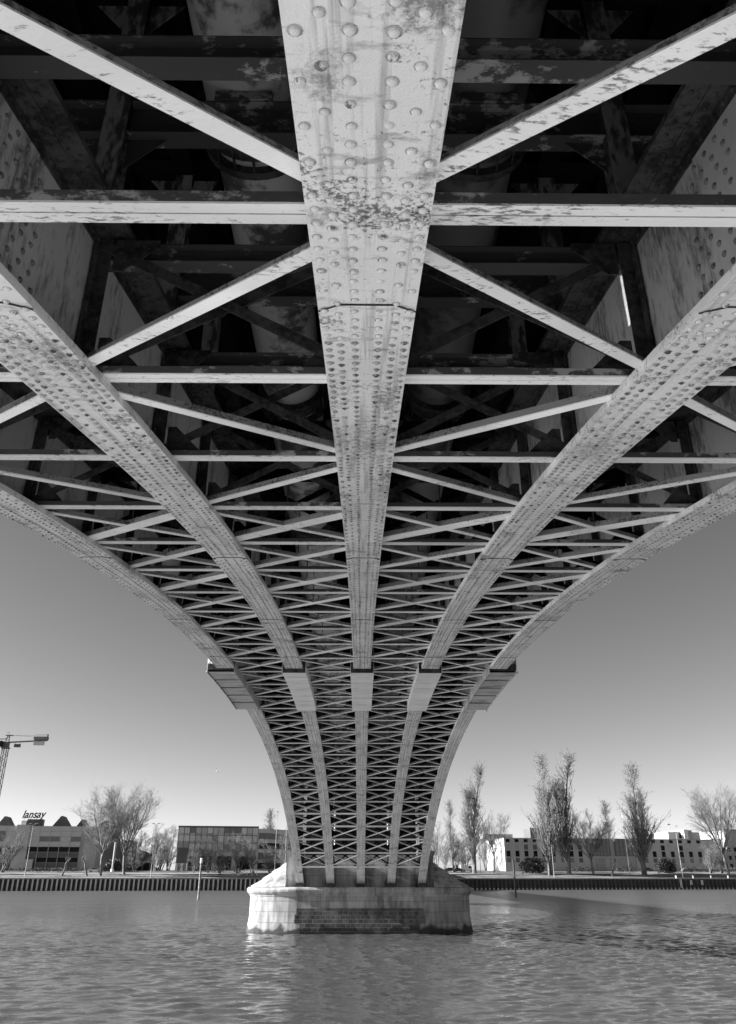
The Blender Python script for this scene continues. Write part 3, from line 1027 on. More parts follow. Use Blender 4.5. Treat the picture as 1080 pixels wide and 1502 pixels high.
# stepped sloping caps on both noses
for s_ in (-1, 1):
    mb = MB()
    lv = [(1.0, -.9), (.985, -.8), (.72, -.36), (.68, -.2), (.46, .2), (.42, .36), (.21, .7), (.17, .86), (.03, 1.12)]
    n = 18; v = []
    for k_, z in lv:
        for q in range(n + 1):
            a = -math.pi / 2 + math.pi * q / n
            v.append((PXC + s_ * (PHS + 1.0 + (PA - 1.0) * k_ * math.cos(a)), PY + PB * (k_ * .8 + .2) * math.sin(a), z))
    f = []
    for i in range(len(lv) - 1):
        for q in range(n):
            t = (i * (n + 1) + q, i * (n + 1) + q + 1, (i + 1) * (n + 1) + q + 1, (i + 1) * (n + 1) + q)
            f.append(t if s_ > 0 else t[::-1])
    mb.add(v, f)
    o = mb.build('cutwater_cap', M['capstone'], pier); boxuv(o.data)
    mb = MB()
    x0, x1 = sorted((PXC + s_ * 5.5, PXC + s_ * 6.35))
    mb.box(x0, x1, PY - 2.1, PY + 2.1, -.92, 1.7); mb.box(x0 - .14, x1 + .14, PY - 2.24, PY + 2.24, 1.7, 1.95); mb.box(x0 - .08, x1 + .08, PY - 2.17, PY + 2.17, 1.55, 1.6999)
    o = mb.build('pilaster', M['capstone'], pier); boxuv(o.data)
mb = MB()
mb.box(-5.57, 5.41, PY - 1.35, PY + 1.35, -.92, 1.6)
for a, b in zip(RX[:-1], RX[1:]):
    mb.box(a + .5, b - .5, PY - 1.5, PY - 1.351, -.9, .9)
o = mb.build('skewback_wall', M['capstone'], pier); boxuv(o.data)

# near abutment behind the camera
ab = tag(empty('stone_abutment', (0, 0, 0)), 'stone abutment the near end of the arch springs from', 'abutment')
mb = MB(); mb.box(-14, 14, -14, -3.5, -1.6, 9.0)
o = mb.build('abutment_wall', M['rubble'], ab); boxuv(o.data)

# ------------------------------------------------------------------ trees (bare winter trees, a dark evergreen or two)
M['bark'] = mat('grey_bark', .17, .07, 1.2, .42, .62, .9, fine=6, stretch=(1, 1, .4))
M['twig'] = mat('pale_twigs', .23, .14, .5, .4, .6, .9)
M['leaf'] = mat('dark_evergreen_leaf', .055, .025, .8, .4, .6, .6)
M['dry'] = mat('dry_hedge_leaf', .13, .06, .8, .4, .6, .8)


class Seg:
    def __init__(s): s.a = []; s.b = []; s.ra = []; s.rb = []

    def add(s, a, b, ra, rb): s.a.append(a); s.b.append(b); s.ra.append(ra); s.rb.append(rb)

    def mesh(s, name, mt, n=3):
        A = np.array(s.a); B = np.array(s.b); ra = np.array(s.ra)[:, None]; rb = np.array(s.rb)[:, None]
        D = B - A; D /= np.linalg.norm(D, axis=1)[:, None] + 1e-9
        ref = np.where(np.abs(D[:, 2:3]) < .9, np.array([[0, 0, 1.]]), np.array([[1., 0, 0]]))
        U = np.cross(D, ref); U /= np.linalg.norm(U, axis=1)[:, None]; V = np.cross(D, U)
        vs = []
        for P_, r_ in ((A, ra), (B, rb)):
            for k in range(n):
                an = 2 * math.pi * k / n
                vs.append(P_ + r_ * (math.cos(an) * U + math.sin(an) * V))
        N_ = len(A); vs = np.stack(vs, 1).reshape(-1, 3)
        f = []
        for k in range(n):
            f.append([k, (k + 1) % n, n + (k + 1) % n, n + k])
        f = (np.array(f)[None] + (np.arange(N_) * 2 * n)[:, None, None]).reshape(-1, 4)
        me = bpy.data.meshes.new(name)
        me.vertices.add(len(vs)); me.vertices.foreach_set('co', vs.ravel())
        me.loops.add(f.size); me.loops.foreach_set('vertex_index', f.ravel())
        me.polygons.add(len(f)); me.polygons.foreach_set('loop_start', np.arange(0, f.size, 4))
        me.materials.append(mt); me.update(calc_edges=True)
        me.polygons.foreach_set('use_smooth', [True] * len(f))
        return me


def unit(v): return v / (np.linalg.norm(v) + 1e-9)


def limb(sg, p, d, L, r, steps, wob, lift, rg, tip=.25):
    pts = [(p, d, r)]
    for i in range(steps):
        d = unit(d + rg.normal(0, wob, 3) + np.array([0, 0, lift]))
        q = p + d * L / steps
        r2 = r * (1 - (1 - tip) / steps) if True else r
        r2 = pts[0][2] * (1 - (1 - tip) * (i + 1) / steps)
        sg.add(p, q, pts[-1][2], r2); p = q; pts.append((p, d, r2))
    return pts


def along(pts, t):
    x = t * (len(pts) - 1); i = min(int(x), len(pts) - 2); f = x - i
    return pts[i][0] * (1 - f) + pts[i + 1][0] * f, pts[i + 1][1], pts[i][2] * (1 - f) + pts[i + 1][2] * f


def side(d, ang, rg):
    r_ = unit(np.cross(d, rg.normal(0, 1, 3)))
    return unit(d * math.cos(ang) + r_ * math.sin(ang))


def spreading_tree(seed, n_limb=7, fork=.26, spread=.5, dens=1.0):
    """unit height vase-shaped bare tree: (trunk mesh, crown mesh)"""
    rg = np.random.default_rng(seed)
    T, C = Seg(), Seg()
    tr = limb(T, np.array([0, 0, -.02]), np.array([rg.normal(0, .04), rg.normal(0, .04), 1.]), fork + .02, .016, 4, .02, .1, rg, .75)
    top = tr[-1]
    for k in range(n_limb):
        an = 2 * math.pi * (k + rg.uniform(-.3, .3)) / n_limb
        tilt = (.35 + .65 * ((k * .618) % 1)) * spread if k else .05
        d = np.array([math.cos(an) * math.sin(tilt), math.sin(an) * math.sin(tilt), math.cos(tilt)])
        st = along(tr, rg.uniform(.7, 1.0))[0]
        L = rg.uniform(.56, .74) * (1 - .12 * tilt)
        lb = limb(T, st, d, L, .0075, 8, .035, .07, rg, .2)
        for j in range(int(18 * dens)):
            t = rg.uniform(.18, 1.0); p, dd, r = along(lb, t)
            b = limb(C, p, side(dd, rg.uniform(.35, .8), rg), L * rg.uniform(.2, .42) * (1.15 - .5 * t), max(r * .42, .0017), 5, .09, .09, rg, .25)
            for q in range(int(9 * dens)):
                p2, d2, r2 = along(b, rg.uniform(.15, 1)); 
                c = limb(C, p2, side(d2, rg.uniform(.3, .8), rg), rg.uniform(.05, .11), .001, 2, .12, .1, rg, .5)
                for w in range(3):
                    p3, d3, r3 = along(c, rg.uniform(.2, 1))
                    e = p3 + side(d3, rg.uniform(.3, .8), rg) * rg.uniform(.02, .05)
                    C.add(p3, e, .0007, .0004)
    return T.mesh('trunk', M['bark'], 5), C.mesh('crown', M['twig'])


def poplar_tree(seed, stems=1, width=.1, n_br=85):
    rg = np.random.default_rng(seed)
    T, C = Seg(), Seg()
    for s_ in range(stems):
        off = rg.normal(0, .01, 2) if s_ else (0, 0)
        hh = 1.0 if s_ == 0 else rg.uniform(.6, .82)
        d0 = np.array([rg.normal(0, .014), rg.normal(0, .014), 1.])
        ld = limb(T, np.array([off[0], off[1], -.02]), d0, hh, .0125 if s_ == 0 else .008, 14, .02, .03, rg, .06)
        for k in range(n_br // stems):
            t = .1 + .87 * rg.random() ** 1.15
            p, d, r = along(ld, t)
            L = (.3 * (1 - t) ** .7 + .05) * rg.uniform(.6, 1.1) * width / .1
            L = min(L, .34)
            b = limb(C, p, side(np.array([0, 0, 1.]), rg.uniform(.14, .36), rg), L, max(.004 * (1 - t), .0014), 5, .07, .12, rg, .3)
            for q in range(9):
                p2, d2, r2 = along(b, rg.uniform(.12, 1))
                c = limb(C, p2, side(d2, rg.uniform(.25, .6), rg), rg.uniform(.03, .08), .00085, 2, .12, .14, rg, .4)
                for w in range(2):
                    p3, d3, r3 = along(c, rg.uniform(.2, 1))
                    C.add(p3, p3 + side(d3, rg.uniform(.3, .8), rg) * rg.uniform(.012, .03), .0009, .0006)
    return T.mesh('trunk', M['bark'], 5), C.mesh('crown', M['twig'])


def shrubby_tree(seed):
    """hazy small tree with several thin stems"""
    rg = np.random.default_rng(seed); T, C = Seg(), Seg()
    for k in range(7):
        an = rg.uniform(0, 6.28); tilt = rg.uniform(.05, .5)
        d = np.array([math.cos(an) * math.sin(tilt), math.sin(an) * math.sin(tilt), math.cos(tilt)])
        L = rg.uniform(.7, 1.0)
        lb = limb(T, np.array([0, 0, -.03]) + rg.normal(0, .02, 3) * (1, 1, 0), d, L, .011, 7, .07, .05, rg, .2)
        for j in range(11):
            t = rg.uniform(.2, 1); p, dd, r = along(lb, t)
            b = limb(C, p, side(dd, rg.uniform(.3, .9), rg), rg.uniform(.12, .3) * (1.2 - .6 * t), .0035, 3, .12, .06, rg, .3)
            for q in range(9):
                p2, d2, r2 = along(b, rg.uniform(.1, 1))
                e = p2 + side(d2, rg.uniform(.3, 1), rg) * rg.uniform(.05, .12)
                C.add(p2, e, .0017, .001)
                for w in range(2):
                    m_ = p2 * .4 + e * .6
                    C.add(m_, m_ + side(d2, rg.uniform(.4, 1.1), rg) * rg.uniform(.03, .07), .0011, .0007)
    return T.mesh('trunk', M['bark'], 5), C.mesh('crown', M['twig'])


def stub_tree(seed):
    rg = np.random.default_rng(seed); T, C = Seg(), Seg()
    tr = limb(T, np.array([0, 0, -.03]), np.array([.12, 0, 1.]), .85, .06, 4, .1, .02, rg, .6)
    for k in range(6):
        p, d, r = along(tr, rg.uniform(.75, 1))
        b = limb(C, p, side(d, rg.uniform(.3, .9), rg), rg.uniform(.12, .3), .02, 3, .12, .1, rg, .3)
        for q in range(5):
            p2, d2, r2 = along(b, rg.uniform(.3, 1)); C.add(p2, p2 + side(d2, .6, rg) * .12, .008, .004)
    return T.mesh('trunk', M['bark'], 6), C.mesh('crown', M['twig'])


PROTO = {'spread': [spreading_tree(3, 9, .3, .8), spreading_tree(8, 10, .28, .85), spreading_tree(21, 7, .34, .85, .9)],
         'poplar': [poplar_tree(5, 2, .1, 120), poplar_tree(6, 1, .1, 90), poplar_tree(9, 3, .12, 150)],
         'shrub': [shrubby_tree(2), shrubby_tree(4), shrubby_tree(14)],
         'stub': [stub_tree(3)]}


def with_bounds(pair):
    tm, cm = pair
    co = np.concatenate([np.array([v.co for v in me.vertices]) for me in pair])
    w = np.percentile(co[:, :2], 98.5, axis=0) - np.percentile(co[:, :2], 1.5, axis=0)
    return tm, cm, float(w.mean()), float(co[:, 2].max())


for k_ in PROTO:
    PROTO[k_] = [with_bounds(p_) for p_ in PROTO[k_]]


def tree(kind, var, px, d, top, wpx, label, group=None, cat='tree', nat=None):
    p = spot(px, d)
    H = height_to(px, top, p)
    Wd = wpx / cp['f'] * .905 * p[1]
    tm, cm, n, hh = PROTO[kind][var]
    H /= hh
    k = Wd / (n * H)
    nm = {'spread': 'bare_tree', 'poplar': 'poplar_tree', 'shrub': 'thin_tree', 'stub': 'pollard_tree'}[kind]
    root = tag(empty(nm, p, rng.uniform(0, 6.28)), label, cat, group)
    for n_, me in (('trunk', tm), ('crown', cm)):
        o = inst(n_, me, root); o.scale = (H * k, H * k, H)
    return root


GB = 'bare trees along the far bank'
tree('spread', 0, 149, 9, 1150, 80, 'big bare spreading tree, the left one of the tall pair beside the glass office', GB)
tree('spread', 1, 183, 12, 1143, 92, 'big bare spreading tree with the widest crown, right one of the tall pair', GB)
tree('stub', 0, 92, 9, 1256, 10, 'dark broken trunk in front of the glass office front', GB)
tree('stub', 0, 129, 9, 1254, 9, 'short dark leaning trunk at the right corner of the glass office', GB)
tree('shrub', 0, 4, 20, 1214, 46, 'hazy bare tree at the left edge in front of the glass office', GB)
GW = 'hazy trees of the small wood behind the two tall bare trees'
for q, (px, top, w, v, lb) in enumerate(((193, 1222, 34, 0, 'thin bare tree behind the trunk of the widest tree'), (206, 1212, 36, 1, 'thin bare tree, second from the left in the small wood'),
                            (220, 1205, 36, 2, 'thin bare tree behind the lamp post, tallest of the small wood'), (234, 1209, 36, 0, 'thin bare tree right of the lamp post in the small wood'),
                            (247, 1212, 32, 1, 'thin bare tree touching the left end of the glazed block'))):
    tree('shrub', v, px, 48 + 5 * (q % 3), top, w, lb, GW)
tree('shrub', 1, 199, 30, 1240, 30, 'low bushy bare tree at the foot of the small wood, on its left', GW)
tree('shrub', 2, 228, 32, 1244, 34, 'low bushy bare tree at the foot of the small wood, beside the lamp post', GW)
GF = 'slim bare trees in front of the glazed block'
for px, top, w, v, lb in ((283, 1232, 26, 2, 'slim bare tree right of the slatted board'), (306, 1226, 28, 0, 'slim bare tree behind the white-topped mooring post'),
                      (324, 1222, 30, 1, 'slim bare tree before the dark openings of the glazed block'), (349, 1219, 36, 2, 'fuller bare tree left of the white ramp rails'),
                      (372, 1226, 34, 0, 'bushy bare tree rising behind the white ramp rails'), (398, 1228, 32, 1, 'bare tree before the side wing of the glazed block')):
    tree('shrub', v, px, 17, top, w, lb, GF)
tree('poplar', 2, 393, 84, 1184, 24, 'bare poplar showing above the roof of the glazed block', 'poplars')
tree('shrub', 1, 412, 30, 1205, 24, 'hazy bare tree just left of the pier', GF)
GR = 'bare trees right of the bridge'
tree('shrub', 0, 642, 40, 1192, 34, 'hazy bare tree squeezed against the right side of the bridge', GR)
tree('shrub', 2, 652, 16, 1228, 18, 'small dark bare tree close to the pier, on its right', GR)
tree('poplar', 1, 665, 30, 1168, 20, 'thinnest poplar, between the bridge and the parked cars', 'poplars')
tree('shrub', 1, 683, 52, 1218, 52, 'broad bushy bare tree behind the parked cars', GR)
tree('shrub', 2, 668, 56, 1222, 40, 'hazy low tree behind the thinnest poplar', GR)
tree('poplar', 0, 696, 20, 1114, 33, 'tall twin-stemmed poplar by the white end wall of the long block', 'poplars')
tree('shrub', 0, 712, 46, 1204, 30, 'hazy bare tree rising behind the white end wall', GR)
tree('spread', 2, 724, 16, 1185, 46, 'small forked bare tree before the white end wall', GR)
tree('poplar', 2, 809, 12, 1100, 36, 'tall many-stemmed poplar, left one of the pair before the long block', 'poplars')
tree('poplar', 0, 834, 14, 1096, 36, 'tallest poplar, right one of the pair before the long block', 'poplars')
tree('spread', 0, 870, 14, 1184, 62, 'spreading bare tree left of the glazed entrance bays', GR)
tree('poplar', 1, 895, 55, 1170, 26, 'smaller poplar behind the glazed entrance bays', 'poplars')
tree('stub', 0, 897, 7, 1256, 9, 'thin cut trunk standing before the garage doors', GR)
tree('poplar', 2, 944, 13, 1115, 42, 'tall bushy poplar just right of the glazed entrance bays', 'poplars')
tree('spread', 1, 1068, 14, 1144, 92, 'wide bare tree at the right edge of the view', GR)
for px, top, w, v, lb in ((1042, 1232, 30, 0, 'hazy shrubby tree left of the wide tree at the right edge'), (1056, 1226, 30, 1, 'hazy shrubby tree behind the wide tree at the right edge')):
    tree('shrub', v, px, 20, top, w, lb, GR)


def leaf_clump(mb, c, rad, n, size, rg):
    c = np.array(c, float)
    for k in range(n):
        q = unit(rg.normal(0, 1, 3)) * rg.uniform(.25, 1) ** .5
        lump = 1 + .22 * math.sin(q[0] * 6 + c[0]) * math.sin(q[2] * 7 + 1) + .12 * math.sin(q[1] * 9)
        p = c + q * np.array(rad) * lump
        a = unit(rg.normal(0, 1, 3)); b = unit(np.cross(a, rg.normal(0, 1, 3)))
        s_ = size * rg.uniform(.6, 1.3)
        mb.add([p - a * s_, p + b * s_ * .6, p + a * s_, p - b * s_ * .6], [(0, 1, 2, 3)])


def bush(px, d, top, wpx, label, m_='leaf', n=1600, group=None):
    p = spot(px, d); H = height_to(px, top, p); Wd = wpx / cp['f'] * .905 * p[1]
    rg = np.random.default_rng(int(px))
    root = tag(empty('evergreen_bush', p), label, 'bush', group)
    mb = MB()
    leaf_clump(mb, (0, 0, H * .48), (Wd * .42, Wd * .35, H * .5), n, .28, rg)
    leaf_clump(mb, (-Wd * .2, -.3, H * .36), (Wd * .3, Wd * .3, H * .36), n // 3, .28, rg)
    leaf_clump(mb, (Wd * .24, .2, H * .38), (Wd * .27, Wd * .3, H * .4), n // 3, .28, rg)
    mb.build('foliage', M[m_], root)
    mb = MB(); mb.tube([(0, 0, -.2), (.1, 0, H * .5)], [.16, .06], 6); mb.build('stem', M['bark'], root)


bush(781, 18, 1256, 40, 'dark evergreen bush in front of the long block, near the mooring post', group='dark evergreen bushes')
bush(977, 18, 1257, 32, 'dark round evergreen bush right of the tall bushy poplar', group='dark evergreen bushes')
bush(166, 26, 1259, 26, 'low dark bush between the trunks of the tall pair', n=900)


def hedge(px0, px1, d, top, label, m_='dry', n=26):
    a, b = spot(px0, d), spot(px1, d); H = height_to((px0 + px1) / 2, top, (a + b) / 2)
    rg = np.random.default_rng(abs(int(px0)) + 5); L = np.linalg.norm(b - a)
    mb = MB(); k = max(2, int(L / 3)); c = (a + b) / 2
    for i in range(k):
        t = (i + .5) / k; q = a * (1 - t) + b * t - c
        leaf_clump(mb, q + np.array([0, rg.normal(0, .2), H * .42]), (L / k * .8, .9, H * rg.uniform(.42, .62)), n * 8, .2, rg)
    tag(mb.build('hedge', M[m_], loc=c), label, 'hedge', 'low hedges on the far bank')


hedge(-20, 52, 27, 1272.5, 'low ragged hedge below the left part of the glass office')
hedge(52, 122, 27, 1272.5, 'low ragged hedge below the glass front of the office')
hedge(262, 350, 27, 1267, 'low hedge along the foot of the glazed block')
hedge(840, 868, 30, 1270, 'dark low hedge left of the garage doors', 'leaf')
hedge(905, 932, 30, 1270, 'dark low hedge before the right garage door', 'leaf')
hedge(998, 1030, 30, 1270, 'dark low hedge right of the round evergreen bush', 'leaf')
hedge(1034, 1090, 30, 1271, 'ragged hedge under the wide tree at the right edge')

# ------------------------------------------------------------------ buildings on the far bank
M['conc'] = mat('pale_render', .46, .38, .15, .45, .6, .85, fine=1.2)
M['greywall'] = mat('grey_cladding', .48, .4, .12, .45, .65, .8, fine=.9, stretch=(1, 1, .3))
M['white'] = mat('white_cladding', .66, .52, .3, .5, .7, .7, fine=2, stretch=(1, 1, .1))
M['darkclad'] = mat('dark_cladding', .1, .15, .3, .5, .65, .6, fine=1.4)
M['frame'] = mat('grey_metal_frame', .4, .3, .5, .4, .6, .5)
M['whitemetal'] = mat('white_paint_metal', .78, .6, 1, .55, .7, .5)
M['roofing'] = mat('grey_roofing', .14, .1, .3, .4, .6, .8)


def glass(name, base, rough=.06, wav=.02, ior=1.4):
    mt = bpy.data.materials.new(name); mt.use_nodes = True; t = mt.node_tree; N = t.nodes; L = t.links; b = N['Principled BSDF']
    b.inputs['Base Color'].default_value = (base, base, base, 1); b.inputs['Roughness'].default_value = rough
    b.inputs['IOR'].default_value = ior
    g = N.new('ShaderNodeNewGeometry'); n = N.new('ShaderNodeTexNoise'); n.inputs['Scale'].default_value = .35; n.inputs['Detail'].default_value = 3
    L.new(g.outputs['Position'], n.inputs['Vector'])
    bp_ = N.new('ShaderNodeBump'); bp_.inputs['Strength'].default_value = 1; bp_.inputs['Distance'].default_value = wav
    L.new(n.outputs[0], bp_.inputs['Height']); L.new(bp_.outputs[0], b.inputs['Normal'])
    return mt


M['glassd'] = glass('dark_glass', .012, .25, .02, 1.2); M['glassm'] = glass('mid_grey_glass', .14); M['glassl'] = glass('pale_sky_glass', .45, .2); M['paleglass'] = glass('bright_sky_glass', .62, .3)  # paler panes carry reflected sky in their base colour


class Bld:
    """building in its own frame: origin on the bank, u along the facade, w back, z up"""
    def __init__(s, name, px, d, label, cat='building', ang=0.0, group=None):
        s.p = spot(px, d); s.d = d
        s.ang = BANK_A + ang
        s.U = np.array([math.cos(s.ang), math.sin(s.ang)]); s.Nn = np.array([-math.sin(s.ang), math.cos(s.ang)])
        s.root = tag(empty(name, s.p, s.ang), label, cat, group)

    def u(s, px, py=1272, w=0.0):
        r_ = ray(px, py); k = r_[0] / r_[1]
        ox, oy = s.p[0] + w * s.Nn[0], s.p[1] + w * s.Nn[1]
        return (k * oy - ox) / (s.U[0] - k * s.U[1])

    def z(s, px, py, w=0.0):
        uu = s.u(px, py, w); Y = s.p[1] + uu * s.U[1] + w * s.Nn[1]
        return at_y(px, py, Y)[2] - s.p[2]

    def part(s, name, mt, boxes, parent=None):
        mb = MB()
        for b in boxes: mb.box(*b)
        return mb.build(name, mt, parent or s.root)


# --- glass office on the left
b = Bld('office_building', 38, 40, 'wide glass-fronted office with pale piers and its name in dark letters on the roof')
zr = b.z(80, 1211); zb = b.z(80, 1272)
uL, uP0, uP1, uG1, uT0, uT1 = b.u(-45), b.u(15), b.u(35), b.u(113), b.u(119), b.u(138)
b.part('wall', M['conc'], [(uP0, uP1, -.5, 14, -1.5, zr + .2), (uT0, uT1, -.5, 14, -1.5, zr - .3), (uP1 + .002, b.u(47), -.45, -.05, -1.5, zb + 2.6),
                           (uP1 + .01, uT0 - .01, 2.6, 14, -1.5, zr - .5), (uL, uP0 - .01, .6, 14, -1.5, zr - .5), (uG1 + .01, uT0 - .012, .3, 2.58, -1.5, zr - .6)])
b.part('roof', M['roofing'], [(uL - .2, uT1 + .1, .3, 14.2, zr - .49, zr - .2)])
rows = 8
for seg_, (x0, x1, nc) in enumerate(((uL, uP0 - .03, 4), (uP1 + .05, uG1, 5))):
    for c in range(nc):
        for r_ in range(rows):
            a0, a1 = x0 + (x1 - x0) * c / nc, x0 + (x1 - x0) * (c + 1) / nc
            z0, z1 = zb - .2 + (zr - zb) * r_ / rows, zb - .2 + (zr - zb) * (r_ + 1) / rows
            if seg_ == 1 and c == 0 and r_ < 2: continue
            mt = M['glassm'] if r_ in (5, 6) and (c * 7 + r_ * 3) % 3 else M['glassl'] if r_ in (4,) else M['glassl'] if r_ == 5 else (M['glassd'] if r_ % 2 else M['darkclad'])
            if r_ == 7 or (r_ == 6 and rng.random() < .6): mt = M['glassl']  # upper rows painted paler as mirrored sky
            w0 = .0 if r_ > 3 else .25
            b.part('window', mt, [(a0 + .06, a1 - .06, w0, w0 + .1, z0 + .05, z1 - .05)])
    fb = []
    for c in range(nc + 1):
        a0 = x0 + (x1 - x0) * c / nc
        fb.append((a0 - .1, a0 + .1, -.05, .4, -1.2, zr - .15))
    b.part('mullion_frame', M['frame'], fb)
    b.part('transom_frame', M['frame'], [(x0 + .06, x1 - .06, .02 + .2 * (r_ < 5), .3, zb - .24 + (zr - zb) * r_ / rows, zb - .16 + (zr - zb) * r_ / rows) for r_ in range(rows + 1)])
for px, py, hw in ((8, 1197.5, 11), (91, 1197, 13), (122, 1202, 9), (152, 1206, 9)):
    mb = MB(); uu = b.u(px, 1205, 8); hh = hw / 3.9
    z1 = b.z(px, py, 8)
    mb.prism([(uu - hh, zr - .25), (uu + hh, zr - .25), (uu + .35, z1), (uu - .35, z1)], 7, 13.5, 'xz')
    mb.build('sawtooth_roof', M['roofing'], b.root)
uu0, uu1 = b.u(40, 1205, 4), b.u(63, 1205, 4)
b.part('plant_room', M['darkclad'], [(uu0, uu1, 4, 7, zr - .25, b.z(50, 1201.5, 4))])
b.part('vent_hood', M['white'], [(b.u(31.5, 1207, 3), b.u(38.5, 1207, 3), 3, 5, zr - .22, b.z(35, 1203.5, 3))])
tx = bpy.data.curves.new('roof_sign', 'FONT'); tx.body = 'lansay'; tx.shear = .35; tx.extrude = .12; tx.size = 1; tx.offset = .018; tx.space_character = 1.0
M['ink'] = mat('dark_sign_letters', .02, .03)
tx.materials.append(M['ink'])
txo = bpy.data.objects.new('roof_sign', tx); COL.objects.link(txo)
bpy.context.view_layer.update()
sme = bpy.data.meshes.new_from_object(txo); bpy.data.objects.remove(txo); bpy.data.curves.remove(tx); sme.name = 'roof_sign'
txo = bpy.data.objects.new('roof_sign', sme); COL.objects.link(txo)
sw = max(v_.co.x for v_ in sme.vertices) - min(v_.co.x for v_ in sme.vertices)
u0, u1 = b.u(32, 1200, 3.4), b.u(67, 1200, 3.4); zs0, zs1 = b.z(50, 1203, 3.4), b.z(50, 1191.5, 3.4)
k = (u1 - u0) / sw
txo.parent = b.root; txo.rotation_euler = (R(90), R(-1.5), 0); txo.location = (u0, 3.4, zs0 + (zs1 - zs0) * .25)
txo.scale = (k, k * 1.15, 1)
b.part('sign_rail', M['ink'], [(u0, u1, 3.5, 3.6, zr - .2, zr - .05)] + [(u0 + (u1 - u0) * t, u0 + (u1 - u0) * t + .1, 3.5, 3.6, zr - .2, zs0 + 1.4) for t in (.1, .35, .6, .85)])

# --- dark sheds behind the tall pair of trees
b = Bld('factory_shed', 150, 62, 'dark low factory shed half hidden behind the tall pair of bare trees')
b.part('wall', M['darkclad'], [(b.u(139), b.u(163), 0, 18, -2, b.z(150, 1212)), (b.u(163.2), b.u(175), .4, 18, -2, b.z(170, 1236)), (b.u(175.2), b.u(190), .2, 18, -2, b.z(180, 1232))])
mb = MB(); z0 = b.z(150, 1212)
mb.prism([(b.u(139), z0), (b.u(163), z0), (b.u(160), z0 + 1.6), (b.u(145), z0 + 2.2)], 0, 18, 'xz'); mb.build('roof', M['roofing'], b.root)
b.part('door', M['frame'], [(b.u(178), b.u(184), -.08, .15, -1, 3.2)])
b = Bld('arched_shed', 208, 50, 'low dark shed with a rounded roof behind the small wood')
mb = MB(); x0, x1 = b.u(190), b.u(224); zt = b.z(208, 1248)
pl = [(x0, -1.5), (x1, -1.5)] + [(x1 - (x1 - x0) * t, zt * .55 + zt * .45 * math.sin(math.pi * t)) for t in np.linspace(0, 1, 12)]
mb.prism(pl, 0, 10, 'xz'); mb.build('wall', M['darkclad'], b.root)
b.part('door', M['glassd'], [(x0 + 2, x0 + 4.4, -.06, .1, -1, 2.6), (x0 + 5, x0 + 7, -.06, .1, -1, 2.6)])

# --- glazed block left of the pier
b = Bld('glazed_office_block', 258, 40, 'low modern block of banded glass over a stone ground floor, left of the pier')
zr = b.z(300, 1212); zg = b.z(300, 1249); u0, u1 = b.u(257), b.u(376)
b.part('wall', M['conc'], [(u0, u1, .4, 16, -1.5, zg), (u0 - .05, u1 + .05, 1.2, 16, zg + .001, zr - .3)])
b.part('roof', M['darkclad'], [(u0 - .2, u1 + .2, -.1, 16.2, zr - .28, zr + .15)])
nc = 14
for r_ in range(3):
    for c in range(nc):
        if r_ == 0 and c < 2: continue
        a0, a1 = u0 + (u1 - u0) * c / nc, u0 + (u1 - u0) * (c + 1) / nc
        z0, z1 = zg + (zr - .3 - zg) * r_ / 3, zg + (zr - .3 - zg) * (r_ + 1) / 3
        w = b.part('window', rng.choice([M['glassm'], M['glassl'], M['glassl'], M['paleglass'], M['paleglass']]), [(a0 + .07, a1 - .07, .25, .6, z0 + .8, z1 - .1)] if (c + r_) % 3 else [(a0 + .07, (a0 + a1) / 2 - .05, .25, .6, z0 + .8, z1 - .1), ((a0 + a1) / 2 + .05, a1 - .07, .25, .6, z0 + .8, z1 - .1)])
        b.part('spandrel_panel_or_added_sun_plate', rng.choice([M['greywall'], M['conc'], M['frame']]), [(a0 + .05, a1 - .05, .2, .6, z0 + .12, z0 + .76)], w)
b.part('mullion_frame', M['darkclad'], [(u0 + (u1 - u0) * c / nc - .09, u0 + (u1 - u0) * c / nc + .09, .1, .7, zg + .02, zr - .29) for c in range(nc + 1)])
for p0, p1 in ((276, 281), (291, 310), (318, 339), (346, 366)):
    b.part('window', M['glassd'], [(b.u(p0), b.u(p1), .3, .5, .3, zg - 1.6)])
# side wing, turned back
bw_ = Bld('wing', 376, 40, None, None, ang=R(38))
bw_.root.parent = b.root
bw_.root.location = (u1 + .3, 0, 0); bw_.root.rotation_euler = (0, 0, R(38))
L_ = 20.0
mb = MB(); mb.box(0, L_, .4, 12, -1.5, zr - .6); wing = bw_.root
wm = mb.build('side_wing', M['greywall'], b.root); wm.location = wing.location; wm.rotation_euler = wing.rotation_euler
bpy.data.objects.remove(wing)
for r_ in range(4):
    z0 = .6 + r_ * (zr - 1.4) / 4
    mb = MB(); mb.box(.4, L_ - .4, .3, .6, z0, z0 + (zr - 1.4) / 4 - 1.3)
    mb.build('window', M['glassd'] if r_ % 2 == 0 else M['glassm'], wm)

# --- long grey block on the right
b = Bld('long_grey_block', 742, 42, 'long flat-roofed grey block with columns of small windows and a bright white end wall')
zr = b.z(742, 1229.5); uE = b.u(1066)
wl = 24.0
b.part('wall', M['greywall'], [(.25, b.u(867), 0, wl, -2, zr), (b.u(936), uE, 0, wl, -2, zr), (b.u(867) + .01, b.u(936) - .01, .8, wl, -2, zr - .02)])
b.part('end_wall', M['white'], [(-.05, .2, .05, wl, -2, zr - .1)])
b.part('parapet_cap', M['frame'], [(-.1, uE + .05, -.06, .3, zr + .004, zr + .18), (-.12, .3, .31, wl + .1, zr + .004, zr + .18)])
rowspec = [((1258.5, 1265), 'm'), ((1248, 1256.5), 'd'), ((1239, 1246.5), 'x'), ((1231, 1235.5), 'd')]
cols = [746 + 13.2 * k for k in range(9)] + [947 + 13.3 * k for k in range(7)]
zc = lambda py: b.z(800, py)
